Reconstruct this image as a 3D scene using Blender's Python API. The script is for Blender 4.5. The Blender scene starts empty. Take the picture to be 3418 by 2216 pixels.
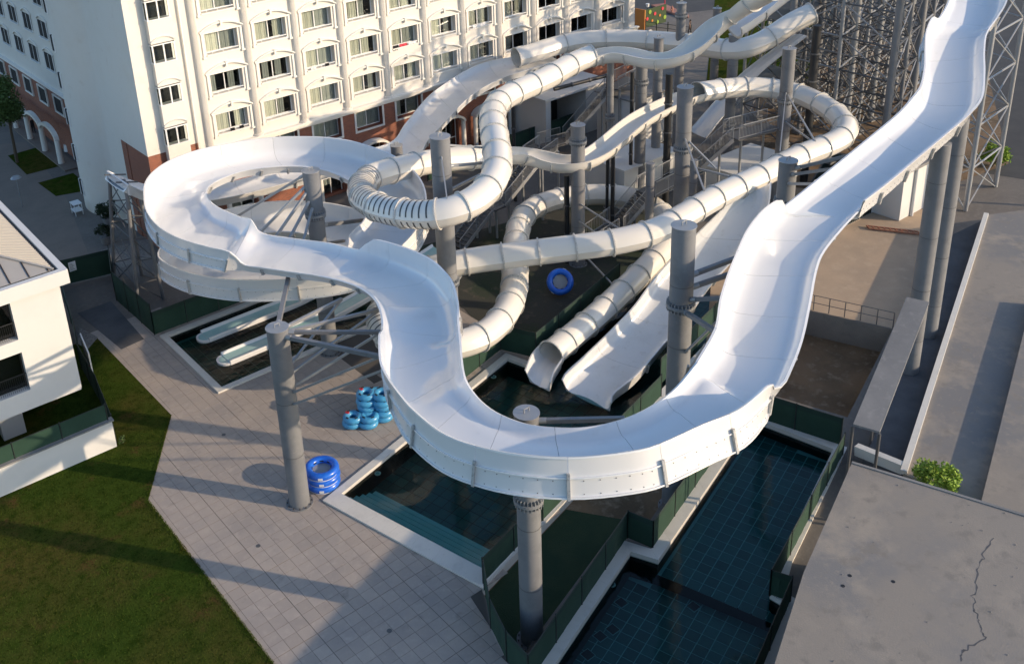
import bpy, math, random
from mathutils import Vector, Matrix
random.seed(7)
R = math.radians
scene = bpy.context.scene
col = scene.collection

# ------------------------------------------------------------------ camera
cd = bpy.data.cameras.new('camera'); cam = bpy.data.objects.new('camera', cd); col.objects.link(cam)
cd.sensor_width = 36.0; cd.lens = 35.86; cd.shift_x = 0.1056; cd.shift_y = -0.1574
cd.clip_start = 0.5; cd.clip_end = 4000
_r = Vector((0.80564821, -0.58870178, -0.06603922)); _u = Vector((0.27299032, 0.27001287, 0.92334681)); _f = Vector((0.52574448, 0.76192077, -0.37824527))
cam.matrix_world = Matrix(((_r.x, _u.x, -_f.x, 0), (_r.y, _u.y, -_f.y, 0), (_r.z, _u.z, -_f.z, 32.7), (0, 0, 0, 1)))
scene.camera = cam

# ------------------------------------------------------------------ sky, sun, exposure
SUN_EL, SUN_AZ = R(17.3), math.atan2(0.592, -0.806)
w = bpy.data.worlds.new('World'); scene.world = w; w.use_nodes = True
nt = w.node_tree; bg = nt.nodes['Background']
sky = nt.nodes.new('ShaderNodeTexSky'); sky.sky_type = 'NISHITA'; sky.sun_disc = False
sky.sun_elevation = SUN_EL; sky.sun_rotation = SUN_AZ; sky.air_density = 1.0; sky.dust_density = 1.0; sky.ozone_density = 2.6
nt.links.new(sky.outputs[0], bg.inputs[0]); bg.inputs[1].default_value = 0.15
sl = bpy.data.lights.new('sun', 'SUN'); sl.energy = 2.65; sl.angle = R(0.55); sl.color = (1.0, 0.785, 0.55)
sun = bpy.data.objects.new('sun', sl); col.objects.link(sun)
sun.rotation_euler = Vector((-0.592 * math.cos(SUN_EL), 0.806 * math.cos(SUN_EL), -math.sin(SUN_EL))).to_track_quat('-Z', 'Y').to_euler()
sun.location = (60, -60, 60)
vs = scene.view_settings
vs.view_transform = 'Standard'; vs.look = 'None'; vs.exposure = 0.74; vs.gamma = 1.0; vs.use_curve_mapping = False
scene.cycles.max_bounces = 6; scene.cycles.diffuse_bounces = 3; scene.cycles.glossy_bounces = 3; scene.cycles.transparent_max_bounces = 8
scene.cycles.caustics_reflective = False; scene.cycles.caustics_refractive = False

# ------------------------------------------------------------------ helpers
def V(*a): return Vector(a)
class MB:
    def __init__(s): s.v = []; s.f = []; s.mi = []
    def add(s, vs_, fs, m=0):
        b = len(s.v); s.v += [tuple(x) for x in vs_]; s.f += [tuple(i + b for i in q) for q in fs]; s.mi += [m] * len(fs); return s
    def box(s, x0, x1, y0, y1, z0, z1, m=0):
        return s.add([(x0, y0, z0), (x1, y0, z0), (x1, y1, z0), (x0, y1, z0), (x0, y0, z1), (x1, y0, z1), (x1, y1, z1), (x0, y1, z1)],
                     [(3, 2, 1, 0), (4, 5, 6, 7), (0, 1, 5, 4), (1, 2, 6, 5), (2, 3, 7, 6), (3, 0, 4, 7)], m)
    def prism(s, pts, z0, z1, m=0):
        n = len(pts); a = sum(pts[i][0] * pts[(i + 1) % n][1] - pts[(i + 1) % n][0] * pts[i][1] for i in range(n))
        if a < 0: pts = pts[::-1]
        return s.add([(p[0], p[1], z0) for p in pts] + [(p[0], p[1], z1) for p in pts],
                     [tuple(range(n))[::-1], tuple(range(n, 2 * n))] + [(i, (i + 1) % n, (i + 1) % n + n, i + n) for i in range(n)], m)
    def bar(s, p, q, w, h, m=0, up=(0, 0, 1)):
        p, q = Vector(p), Vector(q); d = (q - p).normalized(); u = Vector(up)
        if abs(d.dot(u)) > .98: u = Vector((1, 0, 0))
        r = d.cross(u).normalized() * (w / 2); u = r.cross(d).normalized() * (h / 2)
        c = [p - r - u, p + r - u, p + r + u, p - r + u, q - r - u, q + r - u, q + r + u, q - r + u]
        return s.add(c, [(0, 1, 2, 3), (7, 6, 5, 4), (0, 4, 5, 1), (1, 5, 6, 2), (2, 6, 7, 3), (3, 7, 4, 0)], m)
    def cyl(s, p, q, r, n=12, r2=None, m=0, cap=True):
        p, q = Vector(p), Vector(q); d = (q - p).normalized(); u = Vector((0, 0, 1)) if abs(d.z) < .95 else Vector((1, 0, 0))
        a = d.cross(u).normalized(); b = a.cross(d); r2 = r if r2 is None else r2
        ring = lambda c, rr: [c + (a * math.cos(2 * math.pi * i / n) - b * math.sin(2 * math.pi * i / n)) * rr for i in range(n)]
        fs = [(i, (i + 1) % n, (i + 1) % n + n, i + n) for i in range(n)]
        if cap: fs += [tuple(range(n))[::-1], tuple(range(n, 2 * n))]
        return s.add(ring(p, r) + ring(q, r2), fs, m)
    def loft(s, rings, closed=True, caps=True, m=0):
        n = len(rings[0]); vs_ = [p for g in rings for p in g]; fs = []
        for i in range(len(rings) - 1):
            for j in range(n if closed else n - 1):
                k = (j + 1) % n; fs.append((i * n + j, i * n + k, (i + 1) * n + k, (i + 1) * n + j))
        if caps and closed: fs += [tuple(range(n))[::-1], tuple(range((len(rings) - 1) * n, len(rings) * n))]
        return s.add(vs_, fs, m)
    def build(s, name, mats, parent=None, smooth=False, off=None):
        me = bpy.data.meshes.new(name)
        if off is None: off = root_loc(parent)
        me.from_pydata([(a[0] - off[0], a[1] - off[1], a[2] - off[2]) for a in s.v], [], s.f)
        if not isinstance(mats, (list, tuple)): mats = [mats]
        for m_ in mats: me.materials.append(M[m_])
        if any(s.mi): me.polygons.foreach_set('material_index', s.mi)
        if smooth:
            me.polygons.foreach_set('use_smooth', [True] * len(me.polygons)); me.set_sharp_from_angle(angle=R(38))
        me.update()
        return link(name, me, parent)
def root_loc(o):
    if o is None: return (0, 0, 0)
    while o.parent: o = o.parent
    return o.location
def link(name, me, parent=None, mw=None):
    o = bpy.data.objects.new(name, me); col.objects.link(o)
    if parent: o.parent = parent
    if mw is not None: o.matrix_local = mw
    return o
def tag(o, label=None, cat=None, group=None, kind=None):
    if label: o['label'] = label
    if cat: o['category'] = cat
    if group: o['group'] = group
    if kind: o['kind'] = kind
    return o
def thing(name, loc, label, cat, group=None):
    o = bpy.data.objects.new(name, None); col.objects.link(o); o.location = loc; o.empty_display_size = .3
    return tag(o, label, cat, group)
_unit = {}
def unit_cyl(mat, n=8):
    if (mat, n) not in _unit:
        mb = MB().cyl((0, 0, 0), (0, 0, 1), 1, n); me = bpy.data.meshes.new('strut'); me.from_pydata(mb.v, [], mb.f); me.materials.append(M[mat])
        me.polygons.foreach_set('use_smooth', [True] * len(me.polygons)); me.set_sharp_from_angle(angle=R(50)); me.update(); _unit[(mat, n)] = me
    return _unit[(mat, n)]
def strut(name, p, q, r, mat, parent, n=8):
    p, q = Vector(p), Vector(q); off = Vector(root_loc(parent)); d = q - p
    rot = d.to_track_quat('Z', 'Y').to_matrix().to_4x4()
    return link(name, unit_cyl(mat, n), parent, Matrix.Translation(p - off) @ rot @ Matrix.Diagonal((r, r, d.length, 1)))
def catmull(pts, step):
    pts = [Vector(p) for p in pts]; n = len(pts); out = []
    for i in range(n - 1):
        p0 = pts[i - 1] if i else pts[0] * 2 - pts[1]; p1, p2 = pts[i], pts[i + 1]; p3 = pts[i + 2] if i + 2 < n else pts[-1] * 2 - pts[-2]
        for k in range(10):
            t = k / 10; out.append(.5 * ((2 * p1) + (p2 - p0) * t + (2 * p0 - 5 * p1 + 4 * p2 - p3) * t * t + (3 * p1 - p0 - 3 * p2 + p3) * t ** 3))
    out.append(pts[-1])
    L = [0]
    for a, b in zip(out, out[1:]): L.append(L[-1] + (b - a).length)
    m = max(2, int(round(L[-1] / step))); res = []; j = 0
    for i in range(m + 1):
        s_ = L[-1] * i / m
        while j < len(L) - 2 and L[j + 1] < s_: j += 1
        t = (s_ - L[j]) / max(1e-9, L[j + 1] - L[j]); res.append(out[j].lerp(out[j + 1], t))
    return res
def smooth_path(p, it=3):
    for _ in range(it): p = [p[0]] + [(p[i - 1] + p[i] * 2 + p[i + 1]) / 4 for i in range(1, len(p) - 1)] + [p[-1]]
    return p

# ------------------------------------------------------------------ materials
M = {}
def mat(name, base, rough=.6, metal=0.0, spots=None, bump=None, spec=.5, coat=0.0, rnd=0.0, sub=0.0):
    """spots: list of (noise scale, detail, low, high, colour) patches of a second colour; bump: (scale, strength, distance)"""
    m = bpy.data.materials.new(name); m.use_nodes = True; t = m.node_tree; b = t.nodes['Principled BSDF']; N = t.nodes.new; Lk = t.links.new
    b.inputs['Roughness'].default_value = rough; b.inputs['Metallic'].default_value = metal; b.inputs['Specular IOR Level'].default_value = spec
    b.inputs['Coat Weight'].default_value = coat; b.inputs['Coat Roughness'].default_value = .08
    tc = N('ShaderNodeTexCoord'); geo = N('ShaderNodeNewGeometry')
    cur = None
    rgb = N('ShaderNodeRGB'); rgb.outputs[0].default_value = (*base, 1); cur = rgb.outputs[0]
    for sc_, det, lo, hi, c2 in (spots or []):
        nz = N('ShaderNodeTexNoise'); nz.inputs['Scale'].default_value = sc_; nz.inputs['Detail'].default_value = det; nz.inputs['Roughness'].default_value = .62
        Lk(geo.outputs['Position'], nz.inputs['Vector'])
        mr = N('ShaderNodeMapRange'); mr.inputs['From Min'].default_value = lo; mr.inputs['From Max'].default_value = hi
        Lk(nz.outputs['Fac'], mr.inputs['Value'])
        mx = N('ShaderNodeMix'); mx.data_type = 'RGBA'; Lk(mr.outputs['Result'], mx.inputs['Factor']); Lk(cur, mx.inputs['A']); mx.inputs['B'].default_value = (*c2, 1); cur = mx.outputs['Result']
    if rnd:
        oi = N('ShaderNodeObjectInfo'); mr = N('ShaderNodeMapRange'); mr.inputs['To Min'].default_value = 1 - rnd; mr.inputs['To Max'].default_value = 1 + rnd
        Lk(oi.outputs['Random'], mr.inputs['Value']); hs = N('ShaderNodeHueSaturation'); Lk(mr.outputs['Result'], hs.inputs['Value']); Lk(cur, hs.inputs['Color']); cur = hs.outputs['Color']
    Lk(cur, b.inputs['Base Color'])
    if bump:
        nz = N('ShaderNodeTexNoise'); nz.inputs['Scale'].default_value = bump[0]; nz.inputs['Detail'].default_value = 5; Lk(geo.outputs['Position'], nz.inputs['Vector'])
        bp = N('ShaderNodeBump'); bp.inputs['Strength'].default_value = bump[1]; bp.inputs['Distance'].default_value = bump[2]; Lk(nz.outputs['Fac'], bp.inputs['Height']); Lk(bp.outputs['Normal'], b.inputs['Normal'])
    M[name] = m; return m
WH = (.80, .785, .745)
mat('gelcoat_aged', (.69, .685, .67), .28, spots=[(.4, 6, .5, .72, (.62, .61, .59)), (2.2, 8, .58, .78, (.55, .53, .49))], coat=.3)
mat('gelcoat', (.755, .75, .74), .20, spots=[(.35, 5, .52, .75, (.73, .73, .72)), (1.6, 7, .62, .82, (.68, .67, .645))], spec=.5, coat=.5, bump=(.8, .06, .05))
mat('gelcoat_cream', (.75, .71, .64), .24, spots=[(.5, 5, .5, .75, (.755, .72, .66)), (3, 6, .64, .84, (.69, .65, .58))], coat=.3)
mat('slide_teal', (.30, .52, .52), .25, spots=[(.8, 4, .4, .8, (.42, .60, .60))], coat=.3)
mat('flange_grey', (.60, .58, .54), .55, spots=[(14, 2, .5, .6, (.42, .41, .385))])
mat('rib_grey', (.46, .455, .44), .5, spots=[(9, 3, .5, .62, (.30, .295, .285))])
mat('groove_dark', (.06, .062, .065), .4)
mat('bolt', (.10, .095, .09), .5, metal=.6)
mat('pillar_grey', (.20, .203, .21), .55, spots=[(1.2, 6, .45, .75, (.155, .158, .165)), (6, 6, .6, .75, (.25, .245, .235))], bump=(9, .15, .02))
mat('galv', (.36, .37, .38), .45, metal=.35, spots=[(3, 5, .4, .7, (.33, .34, .35))])
mat('galv_dark', (.12, .122, .125), .5, metal=.3)
mat('black_steel', (.022, .023, .025), .45)
mat('wall_cream', (.735, .695, .625), .85, spots=[(.5, 6, .5, .8, (.71, .655, .57)), (3, 6, .55, .85, (.74, .69, .605)), (1.1, 8, .60, .78, (.66, .60, .52))], bump=(22, .12, .01))
mat('wall_white', (.66, .65, .625), .85, spots=[(.4, 6, .5, .8, (.61, .60, .575))], bump=(20, .1, .01))
mat('trim_white', (.80, .77, .70), .7)
mat('frame_white', (.80, .80, .78), .4)
mat('brick_red', (.30, .105, .055), .85)
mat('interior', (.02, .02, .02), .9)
mat('curtain', (.82, .79, .69), .9, rnd=.18)
mat('curtain_grey', (.42, .43, .42), .9, rnd=.18)
mat('paver', (.395, .335, .285), .75, spots=[(.35, 5, .40, .66, (.325, .285, .255)), (2.5, 6, .52, .8, (.44, .375, .32)), (1.3, 8, .60, .74, (.27, .232, .20)), (7, 6, .62, .8, (.24, .21, .185))], rnd=.07, bump=(25, .15, .006))
mat('joint', (.10, .09, .08), .9)
mat('coping', (.66, .63, .57), .6, spots=[(1.2, 6, .5, .8, (.56, .53, .48)), (8, 6, .6, .8, (.50, .47, .42))])
mat('concrete', (.265, .235, .20), .88, spots=[(.13, 8, .47, .60, (.20, .193, .187)), (.5, 10, .50, .66, (.315, .275, .228)), (1.3, 10, .55, .68, (.215, .194, .168)), (4, 9, .58, .74, (.285, .25, .212)), (12, 8, .64, .78, (.19, .172, .152))], bump=(16, .35, .02))
mat('terrace_tan', (.44, .325, .222), .88, spots=[(.3, 7, .42, .66, (.36, .275, .195)), (1.1, 8, .52, .75, (.48, .365, .255)), (7, 8, .6, .78, (.25, .20, .15))], bump=(9, .3, .02))
mat('concrete_grey', (.24, .235, .23), .88, spots=[(.3, 7, .40, .70, (.17, .17, .17)), (2.5, 8, .55, .8, (.30, .29, .28)), (9, 7, .62, .8, (.13, .13, .13))], bump=(10, .35, .02))
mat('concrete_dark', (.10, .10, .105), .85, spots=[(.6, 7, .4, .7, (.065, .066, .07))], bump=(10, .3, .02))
mat('earth', (.21, .135, .075), .95, spots=[(.4, 7, .42, .62, (.11, .075, .042)), (1.6, 8, .52, .70, (.30, .22, .145))], bump=(6, .6, .05))
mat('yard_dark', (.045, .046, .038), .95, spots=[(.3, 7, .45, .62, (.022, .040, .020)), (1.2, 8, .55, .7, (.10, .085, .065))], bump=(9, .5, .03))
mat('ground_shade', (.175, .155, .135), .9, spots=[(.3, 7, .4, .7, (.13, .118, .105)), (3, 8, .5, .8, (.21, .188, .162))], bump=(9, .3, .02))  # base colour darkened to carry the shade over the courtyard ground
mat('path', (.21, .172, .142), .9, spots=[(.6, 7, .4, .75, (.17, .142, .118)), (5, 7, .55, .8, (.245, .205, .168))], bump=(14, .2, .01))  # courtyard shade is mixed into this darker path colour
mat('gravel', (.28, .26, .23), .95, spots=[(9, 8, .4, .65, (.14, .13, .12))], bump=(14, .9, .05))
mat('asphalt', (.055, .055, .057), .9, spots=[(.5, 6, .4, .75, (.075, .073, .07))], bump=(30, .3, .01))
mat('lawn', (.044, .070, .011), .95, spec=0.0, spots=[(.14, 6, .44, .60, (.078, .070, .018)), (1.6, 8, .46, .70, (.022, .042, .006)), (.45, 7, .58, .68, (.095, .058, .022)), (9, 8, .52, .7, (.016, .026, .004))], bump=(18, 1.0, .06))
mat('turf_dark', (.02, .045, .018), .95, spots=[(.8, 6, .45, .7, (.035, .055, .022))], bump=(25, .8, .03))
mat('blade', (.070, .108, .019), .9, spec=0.0, spots=[(.4, 7, .48, .68, (.095, .085, .020)), (3, 6, .5, .7, (.034, .062, .008))])
mat('mesh_green', (.016, .048, .030), .9, spots=[(.9, 5, .4, .75, (.022, .060, .040))], bump=(60, .4, .01))
mat('mesh_band', (.016, .040, .030), .9)
mat('post_dark', (.02, .028, .026), .5)
mat('pool_tile', (.020, .108, .112), .35, spots=[(.4, 5, .4, .7, (.016, .078, .084)), (3, 6, .5, .8, (.03, .12, .125))], rnd=.25)
mat('pool_tile_green', (.020, .095, .082), .4, spots=[(.4, 5, .4, .7, (.018, .075, .075)), (1.2, 7, .54, .7, (.075, .095, .06))], rnd=.25)
mat('pool_grout', (.20, .38, .39), .6)
mat('pool_black', (.004, .007, .008), .5)
mat('step_teal', (.38, .66, .62), .5, spots=[(2, 5, .4, .8, (.46, .72, .68))])
mat('roof_metal', (.37, .35, .325), .5, metal=.1, spots=[(.6, 5, .4, .8, (.33, .312, .29))])
mat('roof_cream', (.50, .455, .385), .6)
mat('gutter_dark', (.05, .035, .028), .6)
mat('raft_blue', (.012, .12, .62), .3, spots=[(5, 5, .45, .7, (.02, .17, .70))], coat=.2)
mat('raft_white', (.70, .72, .74), .5)
mat('raft_floor', (.36, .37, .38), .5)
mat('tube_cyan', (.055, .30, .55), .35, spots=[(6, 5, .45, .7, (.10, .38, .62))], coat=.2)
mat('flower_red', (.62, .04, .06), .5)
mat('rubber', (.012, .013, .016), .5)
mat('leaf', (.055, .095, .020), .7, rnd=.3, sub=.1)
mat('leaf_bright', (.27, .40, .045), .7, rnd=.25)
mat('leaf_dark', (.020, .040, .012), .75, rnd=.3)
mat('bark', (.10, .075, .05), .9, bump=(12, .8, .03))
mat('car_paint', (.10, .095, .085), .3, metal=.6, coat=.5)
mat('car_glass', (.012, .014, .016), .08)
mat('tyre', (.012, .012, .012), .8)
mat('chrome', (.5, .5, .5), .25, metal=.9)
mat('tail_red', (.40, .02, .015), .3)
mat('skin', (.45, .27, .19), .6)
mat('cloth_black', (.012, .012, .014), .9)
mat('cloth_white', (.72, .71, .69), .9)
mat('cloth_red', (.55, .05, .07), .9)
mat('cloth_pink', (.65, .33, .27), .9)
mat('cloth_orange', (.50, .19, .04), .8)
mat('kerb_red', (.36, .16, .115), .8, spots=[(2, 6, .5, .75, (.42, .24, .19))])
mat('paint_white', (.78, .78, .77), .6)
mat('terracotta', (.33, .14, .08), .8)
mat('hair', (.03, .02, .015), .8)
def brick_nodes():
    m = M['brick_red']; t = m.node_tree; b = t.nodes['Principled BSDF']; geo = t.nodes.new('ShaderNodeNewGeometry')
    sep = t.nodes.new('ShaderNodeSeparateXYZ'); t.links.new(geo.outputs['Position'], sep.inputs[0])
    ad = t.nodes.new('ShaderNodeMath'); ad.operation = 'ADD'; t.links.new(sep.outputs['X'], ad.inputs[0]); t.links.new(sep.outputs['Y'], ad.inputs[1])
    cb = t.nodes.new('ShaderNodeCombineXYZ'); t.links.new(ad.outputs[0], cb.inputs['X']); t.links.new(sep.outputs['Z'], cb.inputs['Y'])
    br = t.nodes.new('ShaderNodeTexBrick'); t.links.new(cb.outputs[0], br.inputs['Vector'])
    for k, v in (('Color1', (.33, .10, .05, 1)), ('Color2', (.22, .065, .038, 1)), ('Mortar', (.30, .19, .14, 1)), ('Scale', 1.0), ('Mortar Size', .012), ('Brick Width', .24), ('Row Height', .085)): br.inputs[k].default_value = v
    t.links.new(br.outputs['Color'], b.inputs['Base Color'])
    bp = t.nodes.new('ShaderNodeBump'); bp.inputs['Strength'].default_value = .5; bp.inputs['Distance'].default_value = .02; bp.invert = True; t.links.new(br.outputs['Fac'], bp.inputs['Height']); t.links.new(bp.outputs['Normal'], b.inputs['Normal'])
brick_nodes()
def glassy(name, tint, rough, trans, bump=None, ior=1.45):
    m = bpy.data.materials.new(name); m.use_nodes = True; t = m.node_tree; t.nodes.clear(); N = t.nodes.new
    out = N('ShaderNodeOutputMaterial'); tr = N('ShaderNodeBsdfTransparent'); tr.inputs[0].default_value = (*[c * trans for c in tint], 1)
    gl = N('ShaderNodeBsdfGlossy'); gl.inputs['Roughness'].default_value = rough; fr = N('ShaderNodeFresnel'); fr.inputs['IOR'].default_value = ior
    mx = N('ShaderNodeMixShader'); t.links.new(fr.outputs[0], mx.inputs[0]); t.links.new(tr.outputs[0], mx.inputs[1]); t.links.new(gl.outputs[0], mx.inputs[2]); t.links.new(mx.outputs[0], out.inputs[0])
    if bump:
        geo = N('ShaderNodeNewGeometry'); nz = N('ShaderNodeTexNoise'); nz.inputs['Scale'].default_value = bump[0]; nz.inputs['Detail'].default_value = 4; t.links.new(geo.outputs['Position'], nz.inputs['Vector'])
        bp = N('ShaderNodeBump'); bp.inputs['Strength'].default_value = bump[1]; bp.inputs['Distance'].default_value = bump[2]; t.links.new(nz.outputs['Fac'], bp.inputs['Height'])
        t.links.new(bp.outputs[0], gl.inputs['Normal']); t.links.new(bp.outputs[0], fr.inputs['Normal'])
    M[name] = m
glassy('glass', (.97, 1.0, .98), .02, .93)
glassy('water', (.62, .88, .86), .015, .92, bump=(1.8, .22, .05), ior=1.33)
glassy('water_ripple', (.55, .80, .72), .02, .8, bump=(2.6, .5, .06), ior=1.33)

# ------------------------------------------------------------------ ground, lawn, paths, pools
from mathutils.geometry import tessellate_polygon
def sheet(name, loops, z, m, kind='structure'):
    ls = [[Vector((p[0], p[1], 0)) for p in lp] for lp in loops]; flat = [p for lp in ls for p in lp]
    tris = tessellate_polygon(ls); fs = []
    for a, b, c in tris:
        n = (flat[b] - flat[a]).cross(flat[c] - flat[a]).z
        fs.append((a, b, c) if n > 0 else (a, c, b))
    o = MB().add([(p.x, p.y, z) for p in flat], fs).build(name, m); o['kind'] = kind; return o
MA = Vector((18.16, 35.09)); E1 = Vector((.969, .245)); E2 = Vector((.245, -.969))
def mp(a, b): p = MA + E1 * a + E2 * b; return (p.x, p.y)
POOL1 = [(18.78, 46.98), (34, 46.98), (34, 54.45), (18.78, 54.45)]
MAIN = [mp(.85, .4), mp(15, .4), mp(15, 2.7), mp(30, 2.7), mp(30, 9.0), mp(.85, 9.0)]
PIT = [mp(-.05, 9.35), mp(16.6, 9.35), (36.2, 26.6), (27.75, 23.95), (27.35, 24.95), (20.35, 22.75), (18.9, 22.2)]
RP = [(18.03, 20.636), (26.699, 23.498), (27.208, 22.402), (38.421, 25.81), (39.238, 21.831), (31.15, 19.171), (29.184, 18.232), (29.253, 17.379), (23.97, 15.768)]
BAS = [(40.6, 27.5), (42.1, 22.9), (51.4, 25.9), (49.6, 30.9)]
ground = sheet('ground', [[(-1500, -1500), (1500, -1500), (1500, 1500), (-1500, 1500)], POOL1, MAIN, PIT, RP, BAS], -.03, 'ground_shade')
def basin(name, poly, z, wallm):
    n = len(poly); mb = MB(); a = sum(poly[i][0] * poly[(i + 1) % n][1] - poly[(i + 1) % n][0] * poly[i][1] for i in range(n))
    if a < 0: poly = poly[::-1]
    v = [(p[0], p[1], -.032) for p in poly] + [(p[0], p[1], z) for p in poly]
    mb.add(v, [((i + 1) % n, i, i + n, (i + 1) % n + n) for i in range(n)]); o = mb.build(name, wallm); o['kind'] = 'structure'; return o
# -- pool 1 (left, narrow slides end in it)
basin('pool_wall', POOL1, -.75, 'pool_black')
def tiled_floor(name, poly, z, size, ang, tm, gm, lim=300, near=None):
    fl = sheet(name, [poly], z - .012, gm); ca, sa = math.cos(ang), math.sin(ang)
    us = [p[0] * ca + p[1] * sa for p in poly]; vs_ = [-p[0] * sa + p[1] * ca for p in poly]
    cells = []
    u = min(us)
    while u < max(us):
        v = min(vs_)
        while v < max(vs_):
            c = ((u + size / 2) * ca - (v + size / 2) * sa, (u + size / 2) * sa + (v + size / 2) * ca)
            if inside(c, poly): cells.append(c)
            v += size
        u += size
    cells.sort(key=lambda c: c[0] ** 2 + c[1] ** 2)
    h = size / 2 - .02
    me = bpy.data.meshes.new('tile'); b = MB().box(-h, h, -h, h, -.01, 0); me.from_pydata(b.v, [], b.f); me.materials.append(M[tm])
    for c in cells[:lim]:
        link('tile', me, fl, Matrix.Translation((c[0], c[1], z)) @ Matrix.Rotation(ang, 4, 'Z'))
    if cells[lim:]:
        mb = MB()
        for c in cells[lim:]:
            q = [(c[0] + x * ca - y * sa, c[1] + x * sa + y * ca) for x, y in ((-h, -h), (h, -h), (h, h), (-h, h))]; mb.prism(q, z - .01, z)
        o = mb.build('far_tiles', tm, fl); o['kind'] = 'stuff'
    return fl
def inside(p, poly):
    r = False; n = len(poly)
    for i in range(n):
        a, b = poly[i], poly[(i + 1) % n]
        if (a[1] > p[1]) != (b[1] > p[1]) and p[0] < (b[0] - a[0]) * (p[1] - a[1]) / (b[1] - a[1]) + a[0]: r = not r
    return r
tiled_floor('pool_floor', POOL1, -.62, .60, 0, 'pool_tile_green', 'pool_grout', 290)
tag(sheet('water', [POOL1], -.07, 'water_ripple'))
def coping(name, poly_in, poly_out, z0, z1, m, label, pieces=None):
    """ring of coping stones between two polygons with the same corner count"""
    t = thing(name, (poly_out[0][0], poly_out[0][1], 0), label, 'pool edge'); n = len(poly_in)
    for i in range(n):
        if pieces and i not in pieces: continue
        j = (i + 1) % n; a, b, c, d = [Vector((*p[:2], 0)) for p in (poly_out[i], poly_out[j], poly_in[j], poly_in[i])]
        k = max(1, int((b - a).length / 1.2))
        for s in range(k):
            t0, t1 = s / k, (s + 1) / k; g = .003 / max(.1, (b - a).length)
            q = [a.lerp(b, t0 + g), a.lerp(b, t1 - g), d.lerp(c, t1 - g), d.lerp(c, t0 + g)]
            MB().prism([(p.x, p.y) for p in q], z0, z1 + random.uniform(-.002, .002)).build('coping_stone', m, t)
    return t
coping('pool_coping', [(18.8, 47.0), (33.9, 47.0), (33.9, 54.4), (18.8, 54.4)], [(18.40, 46.62), (34.3, 46.62), (34.3, 54.8), (18.40, 54.8)], -.09, .10, 'coping', 'pale stone rim round the small pool with two narrow slides')
# -- main splash pool with wide steps
basin('pool_wall', MAIN, -1.3, 'pool_black')
tiled_floor('pool_floor', MAIN, -1.15, .62, math.atan2(.245, .969), 'pool_tile_green', 'pool_black', 250)
sheet('water', [MAIN], -.10, 'water')
mo = [mp(0, 0), mp(15.4, 0), mp(15.4, 2.3), mp(30, 2.3), mp(30, 9.4), mp(0, 9.4)]; mi = [mp(.87, .42), mp(14.98, .42), mp(14.98, 2.72), mp(30, 2.72), mp(30, 8.98), mp(.87, 8.98)]
coping('pool_coping', mi, mo, -.12, .08, 'coping', 'pale stone rim round the splash pool with the wide steps', pieces=(0, 1, 2, 4, 5))
st = thing('pool_steps', (*mp(.9, 5), -1), 'wide teal underwater steps along the near end of the splash pool', 'steps')
for k in range(5):
    MB().prism([mp(.86 + .29 * k, .75 + .15 * k), mp(1.10 + .29 * k, .75 + .15 * k), mp(1.10 + .29 * k, 8.99), mp(.86 + .29 * k, 8.99)], -1.3, -.13 - .035 * k).build('step', 'step_teal', st)
# -- sunken strip between the pools
basin('pit_wall', PIT, -.45, 'coping')
sheet('pit_floor', [PIT], -.45, 'earth')
sheet('dark_turf', [[mp(.05, 9.4), mp(6.6, 9.4), mp(7.9, 12.9), (20.4, 22.8), (18.95, 22.25)]], -.44, 'turf_dark')
# -- tiled pools at the right
basin('pool_wall', RP, -1.9, 'pool_black')
W0, W1 = Vector((27.208, 22.402)), Vector((28.844, 17.489))
wd = (W1 - W0); 
lower = [RP[0], RP[1], RP[2], tuple(W1), RP[8]]; upper = [RP[2], RP[3], RP[4], RP[5], RP[6], tuple(W1)]
tiled_floor('pool_floor', lower, -1.35, .56, R(17), 'pool_tile', 'pool_grout', 300)
tiled_floor('pool_floor', upper, -.75, .56, R(17), 'pool_tile', 'pool_grout', 300)
MB().add([(W0.x, W0.y, -.76), (W1.x, W1.y, -.76), (W1.x, W1.y, -1.4), (W0.x, W0.y, -1.4)], [(0, 1, 2, 3)]).build('pool_step_wall', 'pool_black')['kind'] = 'structure'
sheet('water', [RP], -.16, 'water')
def off_poly(pts, d):
    out = []; n = len(pts)
    for i in range(n):
        p = Vector(pts[i][:2]); a = (p - Vector(pts[i - 1][:2])).normalized(); b = (Vector(pts[(i + 1) % n][:2]) - p).normalized()
        na, nb = Vector((-a.y, a.x)), Vector((-b.y, b.x)); q = na + nb; out.append(tuple(p + q * (d / max(.35, q.dot(na)))))
    return out
coping('pool_coping', off_poly(RP, -.02), off_poly(RP, .5), -.2, .08, 'coping', 'white rim round the dark tiled pools at the right', pieces=(0, 1, 2, 3, 4, 5, 6, 7))
# drain covers lying on the lower pool floor
dlab = iter(('square black drain cover farthest up the tiled pool, near the step corner', 'square black drain cover second from the step corner', 'square black drain cover third along the pool rim', 'square black drain cover nearest the bottom of the picture', 'square black drain cover alone on the right of the tiled pool'))
for x, y in [(25.308, 22.71), (23.979, 21.957), (23.329, 22.036), (22.271, 21.706), (27.459, 20.635)][:5]:
    d = thing('drain_cover', (x, y, -1.35), next(dlab), 'drain', 'drain covers on the pool floor')
    MB().box(x - .2, x + .2, y - .2, y + .2, -1.349, -1.33).build('plate', 'rubber', d); MB().box(x - .23, x + .23, y - .23, y + .23, -1.349, -1.339).build('rim', 'pool_grout', d)
# -- dry basin beyond, with railing
basin('basin_wall', BAS, -1.7, 'concrete'); sheet('basin_floor', [BAS], -1.7, 'earth')
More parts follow.
